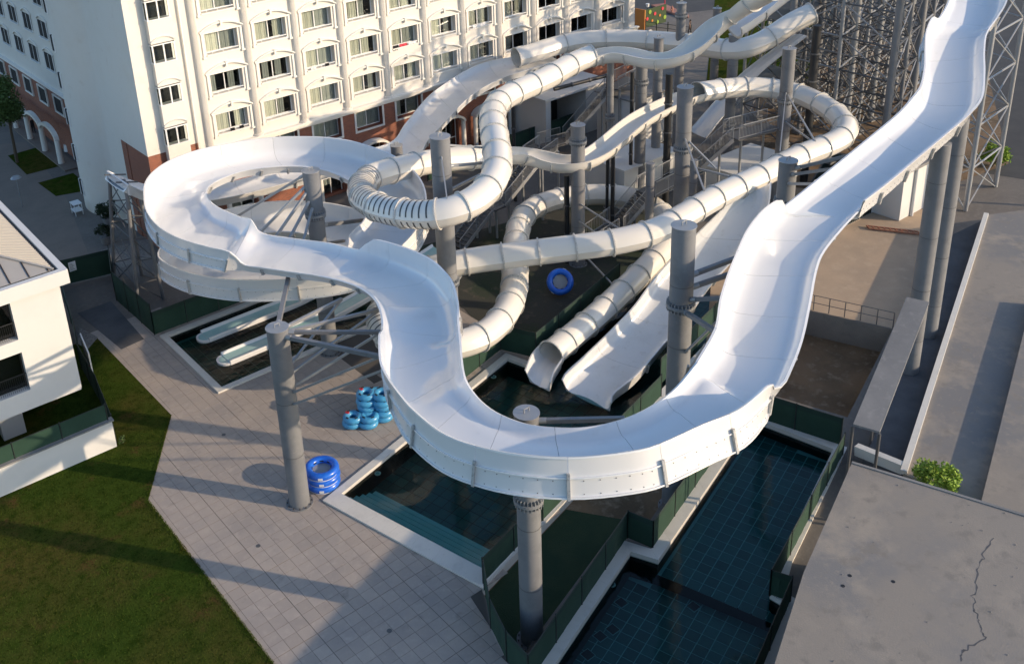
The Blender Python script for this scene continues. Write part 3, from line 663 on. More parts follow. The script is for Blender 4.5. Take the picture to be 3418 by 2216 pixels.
S1 = [((69.224, 33.75, 20.0), (70.993, 31.454, 20.0), 0.5, 0.8),
  ((66.024, 32.25, 19.1), (67.793, 29.954, 19.1), 0.5, 0.8),
  ((62.824, 30.75, 18.2), (64.593, 28.454, 18.2), 0.5, 0.8),
  ((59.624, 29.25, 17.3), (61.393, 26.954, 17.3), 0.5, 0.8),
  ((56.845, 28.317, 16.9), (59.484, 26.434, 16.8), 0.5, 0.8),
  ((55.833, 28.154, 17.2), (59.098, 26.294, 16.8), 1.1, 0.85),
  ((54.041, 27.476, 16.9), (57.124, 25.826, 16.4), 1.1, 0.85),
  ((52.355, 26.559, 16.4), (55.076, 24.89, 16.0), 1.1, 0.85),
  ((50.756, 25.653, 16.0), (52.74, 23.672, 15.6), 1.1, 0.85),
  ((48.934, 24.801, 15.6), (50.201, 22.479, 15.2), 1.1, 0.85),
  ((47.862, 24.638, 15.2), (48.242, 22.107, 14.9), 0.9, 0.85),
  ((46.267, 24.45, 14.8), (46.152, 21.957, 14.6), 0.7, 0.85),
  ((43.381, 24.258, 14.3), (43.831, 21.863, 14.2), 0.5, 0.85),
  ((40.482, 24.013, 13.9), (40.683, 21.541, 13.9), 0.5, 0.85),
  ((36.723, 23.704, 13.4), (38.568, 21.455, 13.6), 0.5, 0.85),
  ((36.347, 23.718, 13.35), (38.846, 21.661, 13.2), 0.5, 0.55),
  ((35.77, 23.532, 13.9), (38.783, 21.651, 13.1), 1.15, 0.5),
  ((34.748, 23.597, 13.7), (37.212, 21.412, 12.9), 1.15, 0.5),
  ((33.238, 23.234, 13.4), (35.095, 20.971, 12.6), 1.15, 0.5),
  ((31.88, 22.68, 13.1), (33.929, 20.525, 12.3), 1.15, 0.5),
  ((30.475, 22.046, 12.8), (32.216, 19.604, 12.0), 1.15, 0.5),
  ((29.081, 21.315, 12.5), (30.497, 18.687, 11.8), 1.15, 0.5),
  ((28.027, 20.634, 12.2), (29.494, 18.222, 11.6), 1.15, 0.5),
  ((27.384, 20.404, 11.9), (28.493, 17.809, 11.5), 0.9, 0.5),
  ((26.423, 20.144, 11.6), (27.431, 17.415, 11.45), 0.7, 0.5),
  ((26.182, 20.064, 11.56), (27.001, 17.472, 11.42), 0.7, 0.5),
  ((26.105, 20.04, 11.55), (26.054, 17.064, 12.2), 0.5, 1.3),
  ((24.438, 19.709, 11.3), (23.939, 16.709, 12.4), 0.5, 1.3),
  ((22.982, 19.754, 11.15), (22.341, 16.871, 12.5), 0.5, 1.3),
  ((21.879, 20.059, 11.05), (20.558, 17.107, 12.5), 0.5, 1.3),
  ((20.96, 20.54, 11.0), (19.625, 17.45, 12.5), 0.5, 1.3),
  ((20.303, 21.264, 10.9), (18.247, 18.462, 12.4), 0.5, 1.3),
  ((19.75, 22.188, 10.8), (17.153, 19.804, 12.3), 0.5, 1.3),
  ((19.454, 23.306, 10.75), (16.59, 21.237, 12.1), 0.5, 1.3),
  ((19.491, 24.299, 10.7), (16.4, 22.619, 11.9), 0.5, 1.3),
  ((19.692, 25.203, 10.7), (16.611, 24.523, 11.7), 0.5, 1.3),
  ((19.944, 25.908, 10.8), (16.994, 25.943, 11.5), 0.6, 1.3),
  ((20.602, 26.896, 10.8), (17.392, 27.117, 11.3), 0.8, 1.3),
  ((21.288, 27.822, 10.8), (17.975, 28.478, 11.1), 1.0, 1.25),
  ((22.264, 29.166, 10.8), (19.012, 30.064, 11.0), 1.1, 1.25),
  ((22.519, 29.496, 10.8), (19.297, 30.447, 10.95), 1.1, 1.25),
  ((22.666, 29.693, 10.8), (20.19, 31.663, 10.2), 1.15, 0.42),
  ((23.288, 30.492, 10.8), (20.752, 32.477, 10.1), 1.15, 0.42),
  ((24.215, 31.953, 10.7), (21.418, 33.707, 10.0), 1.15, 0.42),
  ((24.739, 33.151, 10.6), (21.804, 34.86, 9.9), 1.15, 0.42),
  ((25.183, 34.804, 10.5), (21.916, 36.106, 9.8), 1.15, 0.42),
  ((25.327, 36.628, 10.3), (21.788, 37.219, 9.7), 1.15, 0.42),
  ((25.248, 38.357, 10.1), (21.564, 38.023, 9.65), 1.15, 0.42),
  ((24.872, 39.464, 10.0), (21.342, 38.656, 9.6), 1.15, 0.42),
  ((24.383, 39.831, 9.5), (21.225, 39.073, 9.55), 0.4, 0.4),
  ((23.757, 41.651, 9.4), (20.512, 40.36, 9.5), 0.4, 0.4),
  ((22.807, 43.54, 9.3), (19.845, 41.808, 9.4), 0.4, 0.4),
  ((21.795, 45.523, 9.3), (19.322, 42.747, 9.4), 0.4, 0.4),
  ((21.534, 45.98, 10.0), (18.768, 42.954, 10.2), 0.85, 1.2),
  ((21.458, 47.181, 9.8), (18.13, 44.148, 10.3), 0.85, 1.2),
  ((21.292, 48.906, 9.7), (17.412, 45.85, 10.4), 0.85, 1.2),
  ((21.333, 50.318, 9.6), (17.187, 48.062, 10.4), 0.85, 1.2),
  ((21.495, 51.429, 9.6), (17.519, 50.398, 10.4), 0.6, 1.25),
  ((21.84, 52.31, 9.6), (18.264, 52.527, 10.4), 0.6, 1.25),
  ((22.385, 53.026, 9.6), (19.101, 54.323, 10.4), 0.6, 1.25),
  ((23.336, 53.704, 9.5), (20.235, 55.699, 10.4), 0.6, 1.25),
  ((24.427, 53.949, 9.5), (21.797, 56.679, 10.4), 0.6, 1.25),
  ((25.485, 53.861, 9.5), (23.706, 57.009, 10.4), 0.6, 1.25),
  ((26.574, 53.355, 9.5), (26.025, 56.826, 10.3), 0.6, 1.25),
  ((27.677, 52.883, 9.4), (28.423, 56.055, 10.2), 0.6, 1.25),
  ((28.639, 52.053, 9.3), (30.442, 54.557, 10.1), 0.6, 1.25),
  ((29.312, 50.919, 9.2), (31.792, 52.853, 10.0), 0.6, 1.25),
  ((29.615, 49.685, 9.1), (32.476, 50.868, 9.9), 0.6, 1.25),
  ((29.691, 48.244, 9.0), (32.883, 48.652, 9.7), 0.6, 1.25),
  ((29.438, 46.792, 8.8), (32.597, 46.279, 9.5), 0.6, 1.25),
  ((28.897, 45.681, 8.5), (31.815, 44.208, 9.2), 0.6, 1.25),
  ((28.025, 45.029, 8.1), (30.51, 42.527, 8.8), 0.6, 1.25),
  ((26.869, 44.667, 7.8), (28.764, 41.229, 8.5), 0.6, 1.25),
  ((25.897, 43.731, 7.5), (26.642, 40.516, 8.2), 0.6, 1.2),
  ((24.47, 44.264, 7.2), (24.306, 40.968, 7.9), 0.6, 1.2),
  ((23.463, 45.599, 6.9), (22.305, 42.509, 7.6), 0.6, 1.2),
  ((22.769, 46.776, 6.7), (20.549, 44.334, 7.4), 0.6, 1.2),
  ((22.265, 47.633, 6.55), (19.337, 46.11, 7.25), 0.6, 1.2),
  ((21.603, 48.793, 6.4), (18.305, 48.68, 7.1), 0.6, 1.2),
  ((21.197, 50.227, 6.25), (18.111, 51.396, 6.95), 0.6, 1.2),
  ((21.688, 51.108, 6.22), (19.027, 53.059, 6.82), 0.6, 1.1),
  ((22.395, 51.824, 6.09), (20.352, 54.415, 6.69), 0.6, 1.1),
  ((23.265, 52.323, 5.96), (21.988, 55.366, 6.56), 0.6, 1.1),
  ((24.233, 52.57, 5.83), (23.816, 55.844, 6.43), 0.6, 1.1),
  ((25.231, 52.562, 5.7), (25.704, 55.828, 6.3), 0.6, 1.1),
  ((26.19, 52.287, 5.57), (27.519, 55.307, 6.17), 0.6, 1.1),
  ((27.041, 51.765, 5.44), (29.129, 54.321, 6.04), 0.6, 1.1),
  ((27.721, 51.036, 5.31), (30.416, 52.94, 5.91), 0.6, 1.1),
  ((28.182, 50.15, 5.18), (31.288, 51.266, 5.78), 0.6, 1.1),
  ((28.39, 49.174, 5.05), (31.681, 49.419, 5.65), 0.6, 1.1),
  ((28.329, 48.178, 4.92), (31.566, 47.535, 5.52), 0.6, 1.1),
  ((28.004, 47.235, 4.79), (30.951, 45.75, 5.39), 0.6, 1.1),
  ((27.439, 46.412, 4.66), (29.882, 44.194, 5.26), 0.6, 1.1),
  ((26.675, 45.771, 4.53), (28.436, 42.98, 5.13), 0.6, 1.1)]
raft = thing('raft_slide', (20, 22, 0), 'big wide white open raft slide sweeping in a U-bend and a full loop', 'water slide')
RA, RB, HA, HB = interp_channel(S1, .36)
channel(raft, RA, RB, HA, HB, ['gelcoat'], seg=7)
# run-out lane that passes behind the loop and climbs to the steel end tower
S2 = [((58.2, 61.6, 8.7), (57.8, 58.6, 8.65), 0.6, 0.6),
  ((56.2, 62.2, 8.6), (55.3, 58.9, 8.5), 0.55, 0.5),
  ((54.606, 62.538, 8.5), (52.417, 59.404, 8.3), 0.55, 0.5),
  ((53.615, 64.001, 8.1), (51.721, 60.197, 7.9), 0.55, 0.5),
  ((51.996, 64.635, 7.7), (50.112, 60.467, 7.5), 0.55, 0.5),
  ((49.637, 64.326, 7.3), (48.163, 60.191, 7.1), 0.55, 0.5),
  ((46.41, 63.147, 6.9), (44.84, 58.562, 6.7), 0.55, 0.5),
  ((42.177, 60.363, 6.5), (41.386, 56.623, 6.4), 0.55, 0.5),
  ((39.005, 58.202, 6.3), (38.427, 54.568, 6.2), 0.55, 0.5),
  ((35.2, 59.4, 6.1), (35.4, 57.0, 6.1), 0.55, 0.55),
  ((31, 60.5, 5.9), (31, 58.0, 5.9), 0.55, 0.55),
  ((26.4, 61.5, 5.8), (26.4, 58.9, 5.8), 0.55, 0.55),
  ((23.4, 62.0, 6.3), (23.4, 59.2, 6.3), 0.55, 0.55),
  ((21.2, 62.4, 7.4), (21.2, 59.3, 7.4), 0.55, 0.55),
  ((19.6, 62.6, 8.6), (19.7, 59.3, 8.6), 0.55, 0.55)]
run = thing('open_flume', (46, 60, 0), 'narrow white open flume running from the far tube mouth down behind the loop', 'water slide')
RA, RB, HA, HB = interp_channel(S2, .5)
channel(run, RA, RB, HA, HB, ['gelcoat_aged'], seg=6, bolts=False, ribs=True)
e_a, e_b = Vector(S2[-1][0]), Vector(S2[-1][1]); up_ = Vector((0, 0, .75)); ew = MB().add([e_a, e_b, e_b - up_, e_a - up_, e_a - Vector((.12, 0, 0)), e_b - Vector((.12, 0, 0)), e_b - up_ - Vector((.12, 0, 0)), e_a - up_ - Vector((.12, 0, 0))], [(0, 1, 2, 3), (7, 6, 5, 4), (0, 4, 5, 1), (1, 5, 6, 2), (2, 6, 7, 3), (3, 7, 4, 0)]).build('end_wall', 'gelcoat', run)
for q_ in (.2, .75): MB().bar(e_a.lerp(e_b, q_) + Vector((-.5, 0, .03)), e_a.lerp(e_b, q_) + Vector((.9, 0, -.35)), .10, .08).build('cross_beam', 'galv_dark', run)
S4 = [((49.146, 35.117, 6.5), (50.727, 34.202, 6.9), 0.9, 0.75),
  ((49.007, 35.249, 6.3), (50.189, 33.853, 6.6), 0.9, 0.75),
  ((47.75, 35.47, 5.5), (49.764, 33.636, 5.8), 0.75, 0.75),
  ((46.294, 35.651, 4.7), (48.189, 33.409, 4.7), 0.75, 0.75),
  ((44.301, 35.818, 3.7), (46.371, 33.346, 3.6), 0.75, 0.75),
  ((42.176, 35.709, 2.8), (44.185, 33.286, 2.7), 0.75, 0.75),
  ((40.008, 35.216, 2.1), (41.405, 32.635, 2.0), 0.75, 0.75),
  ((37.973, 34.985, 1.5), (39.003, 32.188, 1.5), 0.75, 0.75),
  ((35.232, 34.536, 1.05), (35.902, 31.492, 1.05), 0.75, 0.75),
  ((33.526, 34.29, 0.8), (34.0, 31.383, 0.8), 0.75, 0.75),
  ((33.04, 34.128, 0.6), (33.462, 31.057, 0.6), 0.75, 0.75)]
wide = thing('wide_chute', S4[-1][0], 'wide white chute dropping into the splash pool beside the tube exit', 'water slide')
RA, RB, HA, HB = interp_channel(S4, .45)
channel(wide, RA, RB, HA, HB, ['gelcoat_aged'], seg=8, bolts=False)
S5 = [((70.64, 46.32, 10.0), (70.448, 45.345, 10.0), 0.25, 0.25), ((70.736, 51.288, 5.6), (70.551, 49.864, 5.6), 0.25, 0.25), ((65.85, 52.447, 1.6), (65.512, 50.567, 1.6), 0.25, 0.25)]
straight = thing('straight_chute', S5[-1][0], 'long straight pale chute slanting down behind the grey stair landing', 'water slide')
RA, RB, HA, HB = interp_channel(S5, .7)
channel(straight, RA, RB, HA, HB, ['gelcoat'], seg=6, bolts=False, ribs=False)
def tube(root, path, r, kinds, mat_, seglen=2.1, step=.35, open_wall=.12):
    """kinds: list of (start fraction, kind) with kind tube / open / stripe"""
    P = smooth_path(catmull(path, step), 6); n = len(P)
    fr = []
    for i in range(n):
        tg = (P[min(n - 1, i + 1)] - P[max(0, i - 1)]).normalized(); s = tg.cross(Vector((0, 0, 1))).normalized(); fr.append((tg, s, s.cross(tg).normalized()))
    def kind(i):
        f = i / (n - 1); k = kinds[0][1]
        for a, q in kinds:
            if f >= a: k = q
        return k
    NS = 28; per = max(3, int(seglen / step)); i0 = 0
    def ring_at(i, rr, lo=0, hi=2 * math.pi, N=NS, rise=0):
        tg, s, u = fr[i]; return [P[i] + (s * math.cos(a) + u * math.sin(a)) * rr for a in [lo + (hi - lo) * k / N for k in range(N + (0 if hi - lo > 6.28 else 1))]]
    while i0 < n - 1:
        k = kind(i0); i1 = i0 + 1
        while i1 < n - 1 and i1 - i0 < per and kind(i1) == k: i1 += 1
        if kind(i1) == k and n - 1 - i1 < per // 2: i1 = n - 1
        if k == 'open':
            rings = []
            for i in range(i0, i1 + 1):
                tg, s, u = fr[i]; inn = ring_at(i, r, math.pi, 2 * math.pi, 16); out = ring_at(i, r + .045, math.pi, 2 * math.pi, 16)
                inn = [inn[0] + u * open_wall] + inn + [inn[-1] + u * open_wall]; out = [out[0] + u * open_wall - s * .04] + out + [out[-1] + u * open_wall + s * .04]
                rings.append(inn + out[::-1])
            sec = MB().loft([q[::-1] for q in rings] if False else rings).build('channel_section', mat_, root, smooth=True)
        else:
            mb = MB(); rings = []
            for i in range(i0, i1 + 1):
                tg, s, u = fr[i]; rg_ = []
                for q in range(NS):
                    a = 2 * math.pi * q / NS; rr = r + (.05 if q in (0, NS // 2) else 0); rg_.append(P[i] + (s * math.cos(a) + u * math.sin(a)) * rr)
                rings.append(rg_)
            mb.loft([q[::-1] for q in rings], caps=False); mb.loft([[P[i0 + j] + (p - P[i0 + j]) * ((r - .03) / r) for p in q] for j, q in enumerate(rings)], caps=False)
            sec = mb.build('tube_section', mat_, root, smooth=True)
            if k == 'stripe':
                tg, s, u = fr[i0]
                for i in range(i0, i1):
                    tg = fr[i][0]; MB().loft([[p - tg * .045 for p in ring_at(i, r + .010)][::-1], [p + tg * .045 for p in ring_at(i, r + .010)][::-1]], caps=False).build('groove_band', 'groove_dark', sec)
        # bolted flange at the joint
        for i in ((i0, i1) if (i1 == n - 1) else (i0,)):
            tg, s, u = fr[i]
            if k == 'open':
                a = [p - tg * .04 for p in ring_at(i, r + .05, math.pi, 2 * math.pi, 16)]; b = [p - tg * .04 for p in ring_at(i, r + .15, math.pi, 2 * math.pi, 16)]
                MB().loft([[x, y, y + tg * .08, x + tg * .08] for x, y in zip(a, b)]).build('flange', 'flange_grey', sec)
            else:
                a = ring_at(i, r + .005); b = ring_at(i, r + .085); q = [[x - tg * .04, y - tg * .04, y + tg * .04, x + tg * .04] for x, y in zip(a, b)]
                MB().loft(q + [q[0]], caps=False).build('flange', 'flange_grey', sec)
        i0 = i1
    return P, fr
S3 = [(56.712, 39.156, 17.2), (57.019, 40.454, 16.4), (57.218, 41.722, 15.6), (56.786, 43.063, 14.5), (55.676, 43.219, 13.8), (54.246, 43.288, 13.1), (53.082, 43.578, 12.7), (52.34, 44.229, 12.5), (51.831, 45.288, 12.5), (51.681, 46.703, 12.6), (51.158, 47.808, 12.6), (50.196, 48.512, 12.4), (48.246, 48.607, 12.2), (45.121, 47.915, 12.0), (42.772, 47.669, 11.9), (40.574, 47.077, 11.9), (38.536, 45.673, 12.0), (36.613, 43.48, 12.1), (35.025, 41.421, 12.0), (33.714, 39.738, 11.8), (32.345, 38.348, 11.6), (30.727, 37.404, 11.4), (29.263, 37.208, 11.2), (28.187, 37.628, 11.0), (27.558, 38.625, 10.8), (27.161, 39.98, 10.6), (26.862, 41.329, 10.5), (27.16, 43.221, 10.3), (28.037, 45.062, 10.1), (29.485, 46.479, 9.9), (30.877, 46.955, 9.7), (32.286, 47.171, 9.5), (34.149, 47.505, 9.2), (35.744, 47.397, 9.0), (37.533, 47.048, 8.7), (39.453, 46.789, 8.4), (41.146, 46.748, 8.2), (42.353, 46.299, 7.8), (43.021, 45.384, 7.5), (43.657, 44.447, 7.4), (44.476, 43.899, 7.5), (45.77, 43.809, 7.7), (47.615, 44.215, 7.9), (49.895, 44.893, 8.1), (52.099, 45.396, 8.25), (54.176, 45.647, 8.3), (56.297, 45.879, 8.3), (58.343, 45.99, 8.2), (59.88, 45.652, 8.1), (61.769, 45.169, 7.95), (63.26, 44.362, 7.8), (64.373, 43.274, 7.6), (64.762, 41.705, 7.45), (64.249, 39.59, 7.3), (63.119, 37.497, 7.15), (61.609, 35.948, 7.05), (60.03, 35.353, 6.95), (58.373, 35.379, 6.85), (56.481, 35.695, 6.75), (54.266, 35.75, 6.65), (52.013, 35.724, 6.55), (49.955, 35.785, 6.45), (47.771, 35.858, 6.35), (45.376, 35.697, 6.25), (43.089, 35.549, 6.15), (41.619, 35.721, 6.0), (40.348, 36.209, 5.9), (39.209, 36.809, 5.8), (36.996, 38.407, 5.6), (35.025, 39.92, 5.4), (33.095, 41.313, 5.2), (31.906, 42.036, 5.1), (30.801, 42.665, 4.95), (29.653, 42.819, 4.75), (28.457, 42.679, 4.5), (27.167, 42.153, 4.3), (26.173, 41.304, 4.1), (25.547, 39.907, 3.9), (25.879, 38.426, 3.7), (27.014, 37.492, 3.55), (28.44, 37.095, 3.45), (29.497, 36.937, 3.4), (31.037, 37.313, 3.35), (32.895, 38.354, 3.25), (34.518, 39.66, 3.2), (36.039, 41.244, 3.15), (37.624, 42.972, 3.1), (39.339, 44.8, 3.05), (41.372, 46.719, 2.95), (43.371, 47.96, 2.85), (45.359, 48.342, 2.75), (47.21, 48.084, 2.65), (48.987, 47.282, 2.55), (50.274, 46.002, 2.45), (50.968, 44.213, 2.3), (50.345, 41.927, 2.1), (48.919, 40.149, 1.9), (46.995, 39.221, 1.7), (44.614, 38.56, 1.5), (41.269, 37.64, 1.3), (38.356, 36.973, 1.1), (35.74, 36.468, 0.95), (34.141, 36.178, 0.85)]
tubeslide = thing('tube_slide', (36, 39, 0), 'long white tube slide twisting across the middle with dark striped bends', 'water slide')
tube(tubeslide, S3, .76, [(0.0, 'open'), (0.0791, 'tube'), (0.218, 'stripe'), (0.2706, 'tube'), (0.3245, 'open'), (0.4321, 'tube'), (0.6982, 'stripe'), (0.7287, 'tube')], 'gelcoat_cream')
T1 = [(68.803, 43.946, 12.4), (67.371, 44.688, 11.8), (65.487, 45.378, 10.8), (64.56, 46.078, 10.3), (64.018, 47.055, 10.0), (63.991, 48.907, 9.8), (64.013, 51.346, 9.7), (63.767, 53.184, 9.6), (62.556, 56.413, 9.5), (60.976, 58.3, 9.5), (59.544, 59.526, 9.4), (58.058, 60.196, 9.3), (56.275, 60.228, 9.2), (53.895, 60.764, 9.0)]
toptube = thing('upper_tube_slide', (66, 58, 0), 'grey-white tube slide running from the steel tower past the hotel wall', 'water slide')
tube(toptube, T1, .80, [(0, 'tube')], 'gelcoat_cream', seglen=3.6, step=.4)
T2 = [(61.908, 41.556, 16.0), (60.093, 42.074, 15.0), (58.714, 42.233, 14.4), (57.608, 42.595, 13.9)]
short = thing('covered_slide', T2[0], 'short open white flume crossing high up beside the top of the wave slide', 'water slide')
tube(short, T2, .8, [(0, 'open')], 'gelcoat', seglen=3)
# open run-out lip at the tube exit
ex = [((34.247, 37.096, 1.0), (34.118, 35.294, 1.0), 0.75, 0.75), ((33.111, 36.659, 0.95), (32.931, 34.745, 0.95), 0.75, 0.75), ((32.068, 36.025, 0.7), (32.29, 34.381, 0.7), 0.75, 0.75)]
lipo = thing('exit_trough', ex[-1][0], 'rounded white trough where the tube slide ends over the pool', 'slide exit')
RA, RB, HA, HB = interp_channel(ex, .3)
channel(lipo, RA, RB, HA, HB, ['gelcoat'], seg=12, bolts=False, ribs=False)
# two narrow body slides in the small pool
for y, x0, lab in ((52.75, 20.55, 'upper of two narrow white slides with teal beds over the small pool'), (49.55, 20.35, 'lower of two narrow white slides with teal beds over the small pool')):
    t = thing('body_slide', (x0, y, 0), lab, 'water slide'); x1 = 36.5
    prof = [(-.66, .14), (-.64, .20), (-.56, .20), (-.46, .05), (.46, .05), (.56, .20), (.64, .20), (.66, .14), (.66, -.1), (-.66, -.1)]
    rings = []; N = 30
    for i in range(N + 1):
        x = x0 + (x1 - x0) * i / N; z = .02 + (max(0, x - x0 - 6) / 10) ** 1.4 * 1.6; rings.append([(x, y + p[0], z + p[1]) for p in prof])
    MB().loft([r_ for r_ in rings]).build('flume', 'gelcoat', t)
    bed = MB().loft([[(r_[0][0], y + .48, r_[3][2] + .012), (r_[0][0], y - .48, r_[3][2] + .012)] for r_ in rings], closed=False); bed.build('bed', 'slide_teal', t)
    nose = []
    for i in range(13):
        a = math.pi * (.5 + i / 12); nose.append((x0 + .0 + math.cos(a) * .55, y - math.sin(a) * .62))
    MB().prism(nose, -.12, .04).build('nose', 'gelcoat', t)
    MB().prism([(x0 + (p[0] - x0) * .75, y + (p[1] - y) * .72) for p in nose], .041, .05).build('nose_bed', 'slide_teal', t)

# ------------------------------------------------------------------ pillars with caps, flange rings and arms
def ring_flange(t, x, y, z, r):
    b = MB(); b.cyl((x, y, z - .05), (x, y, z), r + .12, 28); b.cyl((x, y, z + .02), (x, y, z + .07), r + .12, 28)
    for i in range(24):
        a = 2 * math.pi * i / 24; c, s = math.cos(a), math.sin(a); b.bar((x + c * (r + .05), y + s * (r + .05), z + .07), (x + c * (r + .05), y + s * (r + .05), z + .22), .11, .03, up=(-s, c, 0)); b.bar((x + c * (r + .05), y + s * (r + .05), z - .22), (x + c * (r + .05), y + s * (r + .05), z - .05), .11, .03, up=(-s, c, 0))
    b.build('flange_ring', 'galv', t)
def pillar(x, y, z, dia, label, rings=(), arms=(), z0=0.0, cap=True, m='pillar_grey'):
    t = thing('support_pillar', (x, y, z0), label, 'pillar', 'grey slide support pillars'); r = dia / 2
    MB().cyl((x, y, z0), (x, y, z), r, 36).build('shaft', m, t, smooth=True)
    if cap:
        c = MB().cyl((x, y, z), (x, y, z + .03), r + .035, 36).build('cap', 'galv', t, smooth=True)
        b = MB(); b.bar((x - .12, y, z + .05), (x - .12, y, z + .2), .05, .03); b.bar((x + .12, y, z + .05), (x + .12, y, z + .2), .05, .03); b.bar((x - .14, y, z + .21), (x + .14, y, z + .21), .05, .04); b.build('lifting_lug', 'galv', c)
    MB().cyl((x, y, z0), (x, y, z0 + .06), r + .16, 28).build('base_plate', 'pillar_grey', t)
    for q in rings: ring_flange(t, x, y, q, r)
    zz = z0 + 2.9
    while zz < z - 1:
        MB().cyl((x, y, zz), (x, y, zz + .03), r + .006, 36).build('weld_seam', 'galv_dark', t); zz += 2.95
    bb = MB()
    for k in range(12):
        a = 2 * math.pi * k / 12; bb.cyl((x + math.cos(a) * (r + .09), y + math.sin(a) * (r + .09), z0 + .06), (x + math.cos(a) * (r + .09), y + math.sin(a) * (r + .09), z0 + .14), .028, 6)
    bb.build('anchor_bolts', 'bolt', t)['kind'] = 'stuff'
    for p, q, w in arms:
        hd = Vector((q[0] - p[0], q[1] - p[1], 0)).normalized() * r * .96; p = Vector(p) + hd
        q = Vector(q); MB().bar(p, q, w, w).build('arm', 'galv' if w < .16 else 'pillar_grey', t)
        d = (q - p).normalized(); strut('arm_joint', p - d * .02, p + d * .28, w * .75, 'galv', t)
    return t
pillar(17.27, 35.73, 9.65, .985, 'front left grey steel pillar beside the stack of blue rafts', (), [((17.27,35.73,9.4),(20.795, 32.774, 9.3),.16),((17.27,35.73,9.3),(19.304, 30.652, 9.7),.18),((17.27,35.73,9.3),(22.238, 34.875, 9.0),.14),((17.27,35.73,9.4),(21.468, 37.082, 8.9),.14),((17.27,35.73,9.5),(20.772, 40.981, 8.7),.2),((17.27,35.73,7.4),(21.468, 37.082, 8.9),.10),((17.27,35.73,7.2),(22.238, 34.875, 9.0),.10),((17.27,35.73,6.6),(20.795, 32.774, 9.3),.10),((17.27,35.73,6.4),(19.304, 30.652, 9.7),.09),((17.27,35.73,5.8),(18.565, 29.508, 9.9),.09)])
pillar(20.5, 23.05, 10.45, .905, 'grey steel pillar standing inside the front U-bend of the raft slide', (6.6,), [((20.5,23.05,10.15),(22.81, 20.471, 10.5),.16),((20.5,23.05,9.6),(21.247, 21.493, 10.2),.10)], z0=-.45)
pillar(30.7, 24.55, 14.0, .985, 'thick grey steel pillar with five arms left of the raft slide right limb', (10.3,), [((30.7,24.55,11.6),(33.235, 23.75, 11.9),.18),((30.7,24.55,11.1),(32.425, 23.375, 11.6),.18),((30.7,24.55,10.7),(30.921, 22.669, 11.3),.16),((30.7,24.55,10.2),(29.08, 21.546, 11.0),.18),((30.7,24.55,8.2),(30.067, 22.106, 10.9),.09),((30.7,24.55,6.6),(28.589, 21.587, 10.6),.09),((30.7,24.55,5.0),(27.293, 21.345, 10.3),.09)], z0=-.45)
pillar(30.35, 40.43, 13.85, 1.07, 'tall thick grey steel pillar behind the striped tube bend', (5.2,), [((30.35,40.43,13.2),(34.824, 41.655, 11.6),.11),((30.35,40.43,12.0),(34.52, 40.583, 11.2),.14),((30.35,40.43,10.6),(34.198, 40.593, 10.9),.14),((30.35,40.43,12.9),(28.294, 37.355, 11.7),.07),((30.35,40.43,4.4),(33.294, 42.182, 4.6),.12)])
pillar(44.04, 43.92, 10.0, .9, 'grey steel pillar in front of the lowest dip of the slide', (8.9,), [((44.04,43.92,4.6),(41.264, 37.038, 5.6),.09),((44.04,43.92,3.4),(39.892, 37.452, 5.5),.09),((44.04,43.92,1.2),(41.31, 37.965, 1.6),.09)])
pillar(50.2, 40.5, 11.8, 1.0, 'tall grey steel pillar with three arms left of the far tube loop', (7.6,), [((50.2,40.5,8.4),(46.671, 35.926, 7.1),.10),((50.2,40.5,8.2),(50.087, 37.746, 7.0),.10),((50.2,40.5,6.5),(49.438, 36.269, 7.1),.12)])
pillar(61.3, 40.6, 11.9, .9, 'tall grey steel pillar standing inside the far tube loop', (8.1,), [((61.3,40.6,8.8),(53.97, 35.845, 7.6),.07),((61.3,40.6,8.6),(57.106, 35.396, 7.5),.10),((61.3,40.6,6.6),(57.067, 35.361, 7.4),.10)])
pillar(64.0, 47.2, 11.2, .8, 'grey steel pillar behind the far tube loop with two flange rings', (10.2, 4.0), [((64,47.2,5.5),(64.37, 45.695, 7.0),.09)])
pillar(43.7, 28.5, 12.0, .92, 'thick grey steel pillar beside the upper right limb of the raft slide', (9.7,), [((43.7,28.5,11.7),(44.135, 25.085, 13.2),.16),((43.7,28.5,11.4),(42.449, 25.171, 12.9),.16),((43.7,28.5,10.9),(40.795, 25.152, 12.6),.14)])
pillar(25.5, 46.0, 11.7, .96, 'grey steel pillar with slanting arms inside the loop of the raft slide', (9.1,), [((25.5,46.0,11.4),(22.287, 49.779, 8.6),.13),((25.5,46.0,10.8),(22.242, 46.856, 8.6),.13),((25.5,46.0,10.5),(22.76, 45.837, 8.6),.13),((25.5,46.0,10.0),(23.211, 45.11, 8.6),.13),((25.5,46.0,9.6),(23.619, 44.282, 8.6),.13),((25.5,46.0,8.2),(29.152, 46.827, 7.2),.2),((25.5,46.0,7.0),(27.618, 46.715, 6.4),.16),((25.5,46.0,6.2),(23.532, 49.925, 5.8),.14)])
pillar(35.9, 52.7, 8.5, .8, 'short grey steel pillar peeping up behind the raft slide loop', (), [((35.9,52.7,8.0),(34.986, 49.586, 8.6),.1)])
pillar(46.8, 22.4, 13.75, .86, 'grey steel pillar under the right limb of the raft slide by the lane', (), [], cap=False)
pillar(50.8, 23.6, 13.7, .9, 'thicker grey steel pillar behind its neighbour by the lane at the right', (), [], cap=False)
pillar(54.35, 47.8, 11.6, .82, 'far grey steel pillar under the wave of the open slide', (9.6,), [])
pillar(52.2, 48.8, 11.6, .5, 'slim grey steel pillar left of the far double pillars', (7.2,), [], cap=False)
pillar(57.5, 49.0, 12.0, .7, 'far grey steel pillar under the rising end of the wave slide', (9.9,), [])
pillar(63.6, 52.0, 13.0, .75, 'farthest grey steel pillar under the top of the wave slide', (12.0,), [])
